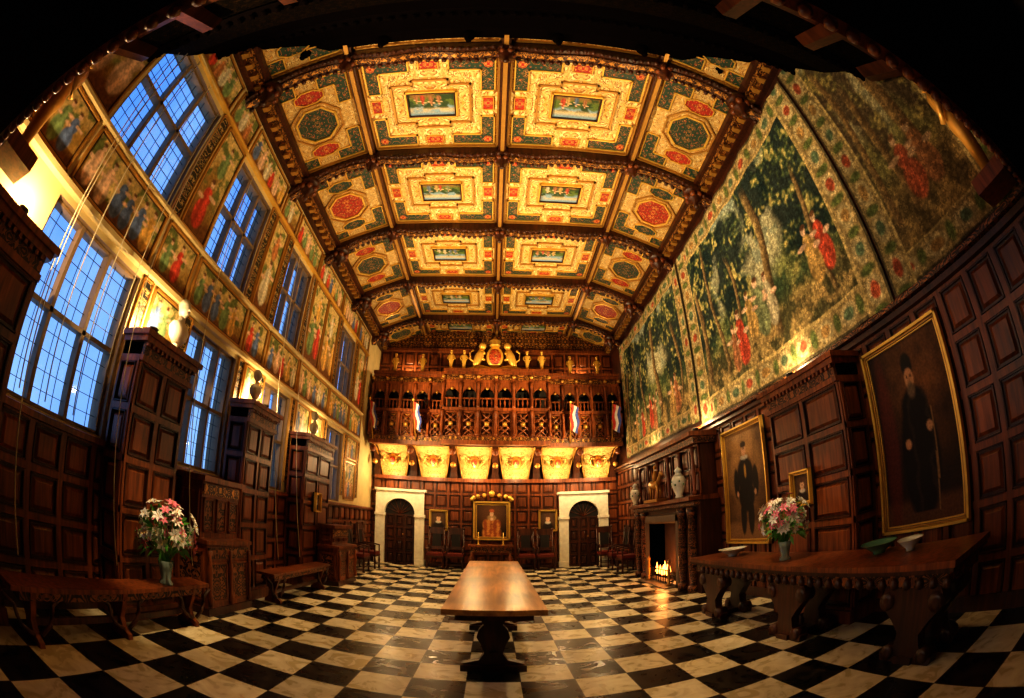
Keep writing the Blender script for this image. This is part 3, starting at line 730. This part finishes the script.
mb=MB(); fb=Fr((0,13.95,0),(1,0,0),(0,0,1),(0,-1,0))
wains(mb,fb,XL,XR,6.14,7.2,.42,.5,0,"oak_dark","oak")
mb.quad(fb,XL,XR,7.3,8.05,.03,"carved_gold"); mb.fb(fb,XL,XR,7.2,7.3,0,.15,"oak")
mb.build("trim_8")
# coat of arms
mb=MB(); cx,cy,cz=.0,12.75,6.13
mb.box(cx-.6,cx+.6,cy-.1,cy+.1,cz,cz+.08,"gold")
mb.ball((cx,cy,cz+.46),.32,"gold",16,8,.85,.35,1.15); mb.ball((cx,cy-.06,cz+.46),.24,"red_grot",14,6,.85,.35,1.15)
mb.lathe((cx,cy,cz+.82),[(.15,0),(.18,.04),(.13,.06),(.19,.17),(.07,.25),(.02,.35)],"gold",10)
for s_ in (-1,1):
    pts=[(cx+s_*.62,cy,cz+.08),(cx+s_*.57,cy,cz+.28),(cx+s_*.48,cy,cz+.5),(cx+s_*.41,cy,cz+.7)]
    mb.tube(pts,[.07,.12,.14,.09],"gold",8); mb.ball((cx+s_*.39,cy-.03,cz+.82),.12,"gold",8,6)
    mb.tube([(cx+s_*.45,cy,cz+.62),(cx+s_*.31,cy-.05,cz+.57)],[.06,.035],"gold",6); mb.tube([(cx+s_*.47,cy,cz+.45),(cx+s_*.31,cy-.05,cz+.35)],[.06,.035],"gold",6)
    mb.tube([(cx+s_*.58,cy,cz+.25),(cx+s_*.76,cy,cz+.38),(cx+s_*.78,cy,cz+.6),(cx+s_*.68,cy,cz+.7)],[.035,.03,.03,.045],"gold",6)
    mb.tube([(cx+s_*.1,cy,cz+.08),(cx+s_*.45,cy-.05,cz+.14),(cx+s_*.8,cy,cz+.06)],.05,"gold",6)
mb.build("royal_coat_of_arms")
for x in (-3.2,-2.3,-1.35,-.95,1.0,1.45,2.4,3.3):
    mb=MB(); herm(mb,x,12.98 if abs(x)>1.5 else 12.62,6.125,.46,"gold",(0,-1)); mb.build("gilt_statuette")
# flags
for i,x in enumerate((-3.7,-2.35,2.3,3.6)):
    mb=MB(); p0=Vector((x,12.88,3.9)); p1=Vector((x-.05,12.35,5.05)); mb.tube([p0,p1],.022,"gilt_dark",6); mb.ball(p1,.04,"gold")
    for k,mt in enumerate(("flag_red","flag_white","flag_blue")):
        for q in range(6):
            t0,t1=q/6,(q+1)/6
            def P(t,w): 
                b0=p1+(p0-p1)*(.05+.62*t)
                return (b0.x+.22*w+.03*math.sin(t*9+w*3),b0.y-.02-.1*w,b0.z-.15*w)
            mb.face([P(t0,k/3),P(t0,(k+1)/3),P(t1,(k+1)/3),P(t1,k/3)],mt)
    mb.build("flag_on_pole")
# ------------------------------------------------------------ central refectory table
mb=MB()
x0,x1,y0,y1=-.44,.46,3.73,8.35
mb.box(x0,x1,y0,y1,.735,.785,"table_wood")
for i in range(5): mb.box(x0+.18*i+.003,x0+.18*(i+1)-.003,y0+.003,y1-.003,.785,.788,"table_wood")
mb.box(x0+.1,x1-.1,y0+.2,y1-.2,.64,.735,"oak_dark")
def trestle(yc):
    f=Fr((0,yc-.05,0),(1,0,0),(0,0,1),(0,1,0))
    L=[(.30,0),(.30,.08),(.14,.12),(.09,.2),(.12,.3),(.16,.38),(.14,.46),(.09,.52),(.12,.58),(.26,.66),(.26,.735)]
    mb.ext(f,L+[(-a,b_) for a,b_ in L[::-1]],0,.10,"oak_dark")
    mb.box(-.32,.32,yc-.09,yc+.09,0,.07,"oak_dark")
for yc in (4.3,6.05,7.8): trestle(yc)
mb.box(-.04,.04,4.2,7.9,.12,.22,"oak_dark")
mb.build("refectory_table")
# ------------------------------------------------------------ benches
def bench(xa,xb,ya,yb,h=.5):
    mb=MB(); mb.box(xa,xb,ya,yb,h-.04,h,"oak"); mb.box(xa+.04,xb-.04,ya+.1,yb-.1,h-.12,h-.04,"carved")
    n=3 if yb-ya>2.4 else 2
    for k in range(n):
        yc=ya+.25+(yb-ya-.5)*k/(n-1); xm=(xa+xb)/2; w=(xb-xa)/2-.02
        f=Fr((xm,yc-.03,0),(1,0,0),(0,0,1),(0,1,0))
        L=[(w,0),(w,.05),(w*.5,.1),(w*.35,.2),(w*.6,.28),(w*.8,.36),(w,h-.04)]
        mb.ext(f,L+[(-a,b_) for a,b_ in L[::-1]],0,.06,"oak")
        for s_ in (-1,1):
            g=[(xm+w*.7,yc+s_*(.04+.3*t),.1+(h-.18)*t) for t in (0,.25,.5,.75,1)]
            mb.tube([(a,b_+s_*.05*math.sin(i*1.5),c) for i,(a,b_,c) in enumerate(g)],.022,"oak_dark",6)
    mb.box((xa+xb)/2-.02,(xa+xb)/2+.02,ya+.25,yb-.25,.14,.2,"oak_dark")
    mb.build("carved_oak_bench")
bench(-3.42,-3.1,1.35,4.1); bench(-3.42,-3.1,5.75,8.1)
# ------------------------------------------------------------ cabinets
def cabinet(xa,xb,ya,yb,h1,h2,depth2):
    mb=MB(); f=Fr((xb,0,0),(0,1,0),(0,0,1),(1,0,0))
    mb.box(xa,xb,ya,yb,.08,h1,"oak"); mb.box(xa,xb+.03,ya-.03,yb+.03,0,.1,"oak_dark"); mb.box(xa,xb+.04,ya-.04,yb+.04,h1,h1+.05,"oak")
    w=(yb-ya)/2
    for i in range(2):
        a=ya+i*w+.05; mb.ring(f,a,a+w-.1,.16,h1-.22,.04,0,.025,"oak"); mb.fb(f,a+.04,a+w-.14,.2,h1-.26,0,.012,"carved")
    mb.fb(f,ya+.03,yb-.03,h1-.18,h1-.04,0,.02,"carved")
    for u in (ya+.03,(ya+yb)/2,yb-.03): mb.lathe((xb+.03,u,.12),[(.03,0),(.035,.1),(.02,.2),(.04,h1*.5),(.02,h1-.3),(.035,h1-.2)],"oak",8)
    fs=Fr((0,ya,0),(1,0,0),(0,0,1),(0,-1,0)); mb.ring(fs,xa+.04,xb-.04,.16,h1-.1,.05,0,.025,"oak"); mb.fb(fs,xa+.1,xb-.1,.22,h1-.16,0,.012,"carved")
    if h2>h1:
        xb2=xa+depth2; f2=Fr((xb2,0,0),(0,1,0),(0,0,1),(1,0,0))
        mb.box(xa,xb2,ya+.06,yb-.06,h1+.05,h2,"oak"); mb.box(xa,xb2+.08,ya,yb,h2,h2+.07,"oak")
        for i in range(3):
            ww=(yb-ya-.12)/3; a=ya+.06+i*ww+.03; mb.ring(f2,a,a+ww-.06,h1+.12,h2-.2,.035,0,.025,"oak"); mb.fb(f2,a+.035,a+ww-.095,h1+.16,h2-.24,0,.012,"carved")
        mb.fb(f2,ya+.08,yb-.08,h2-.16,h2-.03,0,.02,"carved_gold")
        fs=Fr((0,ya+.06,0),(1,0,0),(0,0,1),(0,-1,0)); mb.ring(fs,xa+.03,xb2-.03,h1+.12,h2-.1,.04,0,.02,"oak")
    mb.build("carved_court_cupboard")
cabinet(-3.88,-3.32,4.35,5.36,.92,1.68,.4)
cabinet(-3.5,-3.05,8.4,9.5,.8,1.2,.3)
# ------------------------------------------------------------ console table right
mb=MB()
xa,xb,ya,yb=2.80,3.53,1.5,6.0
mb.box(xa,xb,ya,yb,.81,.86,"oak"); mb.box(xa+.03,xb,ya+.03,yb-.03,.77,.81,"oak_dark")
mb.box(xa+.1,xb-.05,ya+.1,yb-.1,.65,.77,"carved")
for yc in (2.0,3.75,5.5):
    for q in (0,1):
        xx=xa+.18 if q==0 else xb-.15
        f=Fr((xx,yc,0),(0,1,0),(0,0,1),(1,0,0))
        L=[(.10,0),(.28,0),(.30,.07),(.2,.1),(.14,.16),(.12,.26),(.2,.36),(.3,.46),(.34,.56),(.3,.65)]
        mb.ext(f,L+[(-a,b_) for a,b_ in L[::-1]],-.05,.06,"oak_dark")
        for s_ in (-1,1):
            mb.lathe(f.p(s_*.27,.53,-.07),[(.02,0),(.08,0),(.08,.15),(.02,.15)],"oak_dark",12,axis=(1,0,0))
            mb.lathe(f.p(s_*.2,.08,-.07),[(.02,0),(.07,0),(.07,.15),(.02,.15)],"oak_dark",12,axis=(1,0,0))
    mb.box(xa+.1,xb-.1,yc-.1,yc+.1,0,.06,"oak_dark")
k=ya+.12
while k<yb-.2:
    mb.lathe((xa+.1,k,.68),[(.001,-.05),(.04,-.03),(.045,.0),(.03,.04),(.001,.06)],"oak_dark",8); k+=.14
mb.build("long_console_table")
def bowl(x,y,z,r,m1="porcelain"):
    mb=MB(); mb.lathe((x,y,z),[(.35*r,0),(.35*r,.02),(.7*r,.06),(r,.10),(1.04*r,.105),(.95*r,.095),(.6*r,.05),(.01,.02)],m1,20); return mb.build("porcelain_dish")
bowl(3.2,5.35,.862,.2); bowl(3.3,2.7,.862,.19,"porc_green"); bowl(3.3,2.3,.862,.13,"porcelain")
# ------------------------------------------------------------ flowers
def flowers(x,y,z,s):
    mb=MB()
    mb.lathe((x,y,z),[(.085*s,0),(.09*s,.02*s),(.06*s,.06*s),(.08*s,.18*s),(.10*s,.27*s),(.095*s,.27*s),(.05*s,.08*s)],"vase_glass",16)
    rnd=random.Random(int(x*10))
    C=Vector((x,y,z+.55*s))
    for k in range(90):
        th=rnd.uniform(0,2*math.pi); ph=math.acos(rnd.uniform(-.35,1)); d=Vector((math.sin(ph)*math.cos(th),math.sin(ph)*math.sin(th),math.cos(ph)))
        p=C+Vector((d.x*.34*s,d.y*.34*s,d.z*.32*s))*rnd.uniform(.7,1.18)
        if x<0: p.x=max(p.x,-3.5+.1)
        if k%2==0: mb.tube([(x,y,z+.2*s),(x+(p.x-x)*.3,y+(p.y-y)*.3,z+.35*s),p],.005*s,"leaf",4)
        a=d.orthogonal().normalized(); b_=d.cross(a)
        mt="petal_white" if rnd.random()<.75 else "petal_pink"; R=rnd.uniform(.06,.095)*s
        for q in range(6):
            g=q*math.pi/3; e=a*math.cos(g)+b_*math.sin(g); w=d.cross(e)
            mb.mesh([p,p+e*R*.5+w*R*.24+d*R*.35,p+e*R*1.05+d*R*.25,p+e*R*.5-w*R*.24+d*R*.35],[(0,1,2,3)],mt,True)
        mb.tube([p,p+d*R*.6],.004*s,"gold",4)
    for k in range(80):
        th=rnd.uniform(0,2*math.pi); ph=math.acos(rnd.uniform(-.6,.95)); d=Vector((math.sin(ph)*math.cos(th),math.sin(ph)*math.sin(th),math.cos(ph)))
        p=C+Vector((d.x*.18*s,d.y*.24*s,d.z*.26*s-.04*s)); a=d.orthogonal().normalized(); L=.17*s
        mb.mesh([p,p+d*L*.5+a*L*.16,p+d*L+Vector((0,0,-.03)),p+d*L*.5-a*L*.16],[(0,1,2,3)],"leaf",True)
    mb.build("lily_flower_vase")
flowers(-3.22,3.45,.5,.95); flowers(3.10,4.0,.862,.8)
# ------------------------------------------------------------ fireplace
mb=MB(); f=FRt
ya,yb=7.15,10.75; oy0,oy1=8.2,9.9; D=.55
mb.fb(f,ya,oy0,0,1.75,.06,D-.06,"oak_dark"); mb.fb(f,oy1,yb,0,1.75,.06,D-.06,"oak_dark"); mb.fb(f,oy0,oy1,1.35,1.75,.06,D-.06,"oak_dark")
mb.fb(f,oy0,oy1,0,1.35,.06,.09,"brick"); mb.fb(f,oy0-.02,oy0,0,1.35,.06,D-.06,"brick"); mb.fb(f,oy1,oy1+.02,0,1.35,.06,D-.06,"brick")
ff=f.sub(0,0,D-.06)
mb.ring(ff,oy0-.22,oy1+.22,-.1,1.57,.22,0,.08,"stone_dark"); mb.fb(ff,oy0+.0,oy1-.0,.0,.02,-.3,.3,"stone_dark")
mb.fb(ff,ya,yb,1.75,1.84,-.4,.22,"oak",.01); mb.fb(ff,ya,yb,1.66,1.75,-.4,.12,"carved",.01)
wains(mb,ff.sub(0,0,-.12),ya+.1,yb-.1,1.84,2.8,.45,.48); mb.fb(f,ya+.1,yb-.1,1.8,2.85,.06,D-.16,"oak_dark")
for k in range(6):
    u=ya+.25+(yb-ya-.5)*k/5
    mb.lathe(ff.p(u,1.86,-.02),[(.05,0),(.05,.06),(.03,.1),(.05,.4),(.03,.75),(.05,.82),(.06,.9)],"oak",8)
mb.fb(f,ya,yb,2.8,2.92,.06,D,"carved"); mb.fb(f,ya-.06,yb+.06,2.92,3.02,.06,D+.1,"oak",.01)
for u in (ya+.25,ya+.7,yb-.7,yb-.25):
    mb.lathe(ff.p(u,.0,.06),[(.1,0),(.1,.12),(.06,.16),(.09,.5),(.1,.9),(.07,1.4),(.1,1.5),(.11,1.64)],"carved",10)
mb.build("fireplace")
mb=MB()
rnd=random.Random(3)
for k in range(7):
    u=8.65+k*.13; mb.tube([(3.72+rnd.uniform(-.06,.06),u-.2,.14+.04*(k%3)),(3.72+rnd.uniform(-.06,.06),u+.2,.16+.05*(k%2))],.04,"oak_black",7)
for k in range(18):
    u=rnd.uniform(8.5,9.5); h=rnd.uniform(.10,.30)
    mb.lathe((3.7+rnd.uniform(-.1,.1),u,.18),[(.02,0),(.035,h*.25),(.02,h*.6),(.001,h)],"fire",7)
for u in (8.45,9.65):
    mb.lathe((3.5,u,.025),[(.08,0),(.03,.05),(.04,.3),(.02,.45),(.05,.5),(.001,.58)],"gilt_dark",8); mb.box(3.5,3.85,u-.015,u+.015,.1,.13,"iron")
for k in range(9): mb.box(3.5,3.515,8.5+k*.14,8.515+k*.14,.05,.35,"iron")
mb.box(3.5,3.515,8.45,9.65,.33,.35,"iron")
mb.build("log_fire_in_grate")
def porc_vase(x,y,z,h,m="porcelain"):
    mb=MB(); k=h/.55
    mb.lathe((x,y,z),[(.07*k,0),(.075*k,.02*k),(.06*k,.05*k),(.12*k,.2*k),(.135*k,.3*k),(.1*k,.38*k)],m,16)
    mb.lathe((x,y,z),[(.1*k,.38*k),(.06*k,.42*k),(.055*k,.45*k),(.075*k,.48*k),(.05*k,.51*k),(.001,.55*k)],"porcelain",16)
    for q in range(10):
        g=q*math.pi/5; mb.ball((x+.125*k*math.cos(g),y+.125*k*math.sin(g),z+.23*k+.06*k*(q%2)),.02*k,"porc_green",6,4)
    mb.build("porcelain_vase")
porc_vase(3.42,7.65,1.842,.6); porc_vase(3.42,10.3,1.842,.55)
mb=MB(); z=1.842
mb.box(3.3,3.55,8.55,9.35,z,z+.06,"gilt_dark")
mb.tube([(3.42,8.7,z+.38),(3.42,8.95,z+.36),(3.42,9.15,z+.4)],[.07,.09,.08],"gilt_dark",10)
mb.tube([(3.42,8.72,z+.4),(3.42,8.6,z+.52),(3.42,8.55,z+.6)],[.06,.045,.04],"gilt_dark",8); mb.tube([(3.42,8.57,z+.6),(3.42,8.45,z+.54)],[.04,.022],"gilt_dark",8)
for yy,dx in ((8.7,-.04),(8.74,.04),(9.12,-.04),(9.16,.04)): mb.tube([(3.42+dx,yy,z+.35),(3.42+dx,yy-.03,z+.2),(3.42+dx,yy+.01,z+.05)],[.035,.02,.016],"gilt_dark",6)
mb.tube([(3.42,9.2,z+.42),(3.42,9.3,z+.34),(3.42,9.3,z+.2)],[.02,.025,.01],"gilt_dark",6)
mb.tube([(3.42,8.92,z+.4),(3.42,8.9,z+.56),(3.42,8.88,z+.68)],[.05,.065,.04],"gilt_dark",8); mb.ball((3.42,8.87,z+.75),.045,"gilt_dark",8,6)
mb.build("bronze_equestrian_statuette")
# ------------------------------------------------------------ busts on left piers
def bust(x,y,z,s=1.):
    mb=MB(); mb.lathe((x,y,z),[(.12*s,0),(.12*s,.04*s),(.05*s,.08*s),(.05*s,.14*s)],"marble_white",12)
    mb.lathe((x,y,z),[(.07*s,.14*s),(.16*s,.22*s),(.19*s,.32*s),(.15*s,.4*s),(.065*s,.44*s),(.06*s,.5*s)],"marble_white",16,.6,1)
    mb.ball((x,y,z+.61*s),.1*s,"marble_white",14,9,.95,.82,1.25)
    mb.ball((x+.1*s,y,z+.6*s),.02*s,"marble_white",6,4); mb.ball((x-.02*s,y,z+.66*s),.105*s,"marble_white",10,6,.9,.9,.9)
    mb.build("marble_bust")
bust(-3.75,3.72,3.0,.95); bust(-3.75,5.85,3.0,.8); bust(-3.75,8.4,3.0,.8)
# ------------------------------------------------------------ chairs, sideboard at far wall
def chair(x,y,rot=0):
    mb=MB()
    def P(a,b_,c): 
        cr,sr=math.cos(rot),math.sin(rot); return (x+a*cr-b_*sr,y+a*sr+b_*cr,c)
    def bx(a0,a1,b0,b1,c0,c1,m):
        f=Fr((x,y,0),(math.cos(rot),math.sin(rot),0),(-math.sin(rot),math.cos(rot),0),(0,0,1)); mb.fb(f,a0,a1,b0,b1,c0,c1,m)
    bx(-.26,.26,-.25,.22,.42,.5,"leather_red"); bx(-.27,.27,-.26,.24,.36,.42,"oak_dark")
    for a in (-.24,.24):
        mb.lathe(P(a,-.23,0),[(.035,0),(.03,.06),(.02,.1),(.035,.22),(.02,.34),(.03,.42)],"oak_dark",8)
        mb.tube([P(a,.22,0),P(a,.22,.45),P(a,.3,1.25)],.025,"oak_dark",6)
        mb.ball(P(a,.3,1.29),.04,"oak_dark",8,5)
        mb.tube([P(a,.25,.72),P(a,0,.72),P(a,-.25,.68)],.022,"oak_dark",6); mb.tube([P(a,-.23,.42),P(a,-.23,.7)],.02,"oak_dark",6)
    for a0,z0,z1 in ((0,1.1,1.3),(0,.6,.7)):
        mb.face([P(-.24,.285 if z0>1 else .24,z0),P(.24,.285 if z0>1 else .24,z0),P(.24,.3 if z0>1 else .25,z1),P(-.24,.3 if z0>1 else .25,z1)],"oak_dark")
    mb.face([P(-.14,.25,.7),P(.14,.25,.7),P(.14,.285,1.1),P(-.14,.285,1.1)],"oak_black")
    for a in (-.19,.19): mb.tube([P(a,.25,.7),P(a,.285,1.1)],.014,"oak_dark",6)
    for b_ in (-.23,.22): mb.tube([P(-.24,b_,.15),P(.24,b_,.15)],.016,"oak_dark",6)
    mb.build("carved_high_back_chair")
for x in (-1.75,-1.15,1.0,1.6,3.5): chair(x,13.55)
chair(-3.5,11.2,math.pi/2); chair(-3.5,12.3,math.pi/2); chair(3.6,11.6,-math.pi/2); chair(3.6,12.6,-math.pi/2)
mb=MB(); mb.box(-.75,.6,13.25,13.85,.74,.8,"oak"); mb.box(-.7,.55,13.3,13.8,.58,.74,"carved")
for x in (-.65,.5):
    for y in (13.35,13.75): mb.lathe((x,y,0),[(.05,0),(.05,.08),(.03,.12),(.09,.3),(.09,.4),(.03,.5),(.05,.58)],"oak",10)
mb.box(-.68,.53,13.32,13.38,.1,.15,"oak"); mb.build("carved_sideboard")
for x in (-.45,.3):
    mb=MB(); mb.lathe((x,13.5,.8),[(.07,0),(.02,.03),(.02,.2),(.04,.22),(.015,.24),(.012,.4)],"gold",10); mb.build("brass_candlestick")
# blind cords
mb=MB()
for y,z1,lean in ((1.7,6.28,.2),(2.05,6.28,.15),(2.45,6.28,.1),(2.8,6.28,0.)):
    mb.tube([(XL+.10,y-lean,z1),(XL+.14,y-lean*.4,3.9),(XL+.14,y,1.9)],.008,"cord",4)
for y in (1.62,2.9,4.22,6.58,7.45):
    mb.tube([(XL+.10,y,6.28),(XL+.26,y,3.6),(-3.47,y+.02,.62)],.008,"cord",4)
mb.build("window_blind_cords")
# ------------------------------------------------------------ lights
W=(1,.71,.36)
def fixture(x,y,z):
    mb=MB(); mb.lathe((x,y,z),[(.07,0),(.07,.02),(.03,.04),(.06,.1),(.065,.12)],"iron",12); mb.lathe((x,y,z+.121),[(.05,0),(.001,.005)],"lamp_glow",12); mb.build("uplight_lamp")
def pt(x,y,z,e,r=.025,c=W):
    l=bpy.data.lights.new("lamp_bulb",'POINT'); l.energy=e; l.color=c; l.shadow_soft_size=r
    o=bpy.data.objects.new("lamp_bulb",l); o.location=(x,y,z); bpy.context.scene.collection.objects.link(o)
def spot(x,y,z,tx,ty,tz,e,ang=100,c=W,r=.03,bl=.8):
    l=bpy.data.lights.new("uplight_or_fill_spot",'SPOT'); l.energy=e; l.color=c; l.shadow_soft_size=r; l.spot_size=math.radians(ang); l.spot_blend=bl
    o=bpy.data.objects.new("uplight_or_fill_spot",l); o.location=(x,y,z); o.rotation_euler=(Vector((tx,ty,tz))-Vector((x,y,z))).to_track_quat('-Z','Y').to_euler(); bpy.context.scene.collection.objects.link(o)
for y,e in ((1.0,62),(3.25,52),(6.2,46),(8.9,40)):
    fixture(XL+.28,y,3.0); pt(XL+.28,y,3.2,e); spot(XL+.45,y+.3,3.2,1.5,y+.9,8,690,90)
for y in (4.4,7.5,10.4):
    fixture(XR-.3,y,3.02); pt(XR-.34,y,3.25,26); spot(XR-.5,y,3.2,-1.2,y+.3,8,690,90)
for i in range(6): pt(gx0+(i+.5)*wdt,13.30,3.1,42)
for x in (-2.9,2.9): pt(x,13.6,6.4,28)
for x,y in ((-3.3,9.6),(3.4,9.6),(-3.3,6.0),(3.4,6.0)): spot(x,y,7.0,x*.15,y+.2,0,360,72,W,.2)  # fill spots added under the cornice to brighten the floor, no fixture
for x in (-3.2,3.3): spot(x,9.5,3.4,x*.4,13,4.9,1250,58,(1,.68,.30))  # added fill on the gallery front, no fixture behind it
for x in (-2.9,2.9): spot(x,11.8,3.3,x,14.1,1.4,100,70)  # extra spots added to lift the portals and lower far wall
for y in (4.5,8.0): spot(XL+.5,y-.6,3.3,4.1,y,5.3,330,60,(1,.84,.52))  # added wash to brighten the tapestries, not a fitted lamp
pt(3.6,9.05,.45,14,.1,(1,.35,.08))
spot(2.6,2.2,4.8,4.1,2.8,1.8,40,60); spot(2.9,6.0,5.0,4.1,6.1,1.8,110,60); spot(2.2,3.4,3.6,3.14,4.0,1.3,110,40)  # portrait spots, then one added to brighten the console flowers
spot(-2.3,2.8,3.6,-3.26,3.45,1.0,210,36)  # fill spot added for the bench flowers
spot(3.0,1.6,3.5,3.7,.5,4.0,55,45)  # small spot added only to pick out the herm figure
# ------------------------------------------------------------ world
w=bpy.data.worlds.new("world"); bpy.context.scene.world=w; w.use_nodes=True; nt=w.node_tree
bg=nt.nodes["Background"]; tc=nd(nt,"ShaderNodeTexCoord"); s=nd(nt,"ShaderNodeSeparateXYZ",{0:tc.outputs["Generated"]})
n=nd(nt,"ShaderNodeTexNoise",{"Vector":tc.outputs["Generated"],"Scale":3.,"Detail":4})
t=mth(nt,'ADD',nd(nt,"ShaderNodeMapRange",{0:s.outputs[2],1:-.05,2:.8}).outputs[0],mth(nt,'MULTIPLY',mth(nt,'SUBTRACT',n.outputs[0],.5),1.6))
col=mix(nt,t,(.28,.52,1.0),(.10,.30,.95)); nt.links.new(col,bg.inputs[0]); bg.inputs[1].default_value=1.12
# ------------------------------------------------------------ camera: equisolid fisheye looking up the hall
cd=bpy.data.cameras.new("cam"); cam=bpy.data.objects.new("camera",cd); bpy.context.scene.collection.objects.link(cam)
cd.type='PANO'; cd.sensor_fit='HORIZONTAL'; cd.sensor_width=10.5*1024/438.; cd.sensor_height=cd.sensor_width*698/1024; cd.lens=10.5
cd.clip_start=.02
cam.location=(0,0,H); cam.rotation_euler=(math.radians(90)+T,0,-YAW)
sc=bpy.context.scene; sc.camera=cam
sc.view_settings.view_transform='Standard'
try: sc.view_settings.look='Medium High Contrast'
except Exception: sc.view_settings.look='None'
sc.view_settings.exposure=0.1
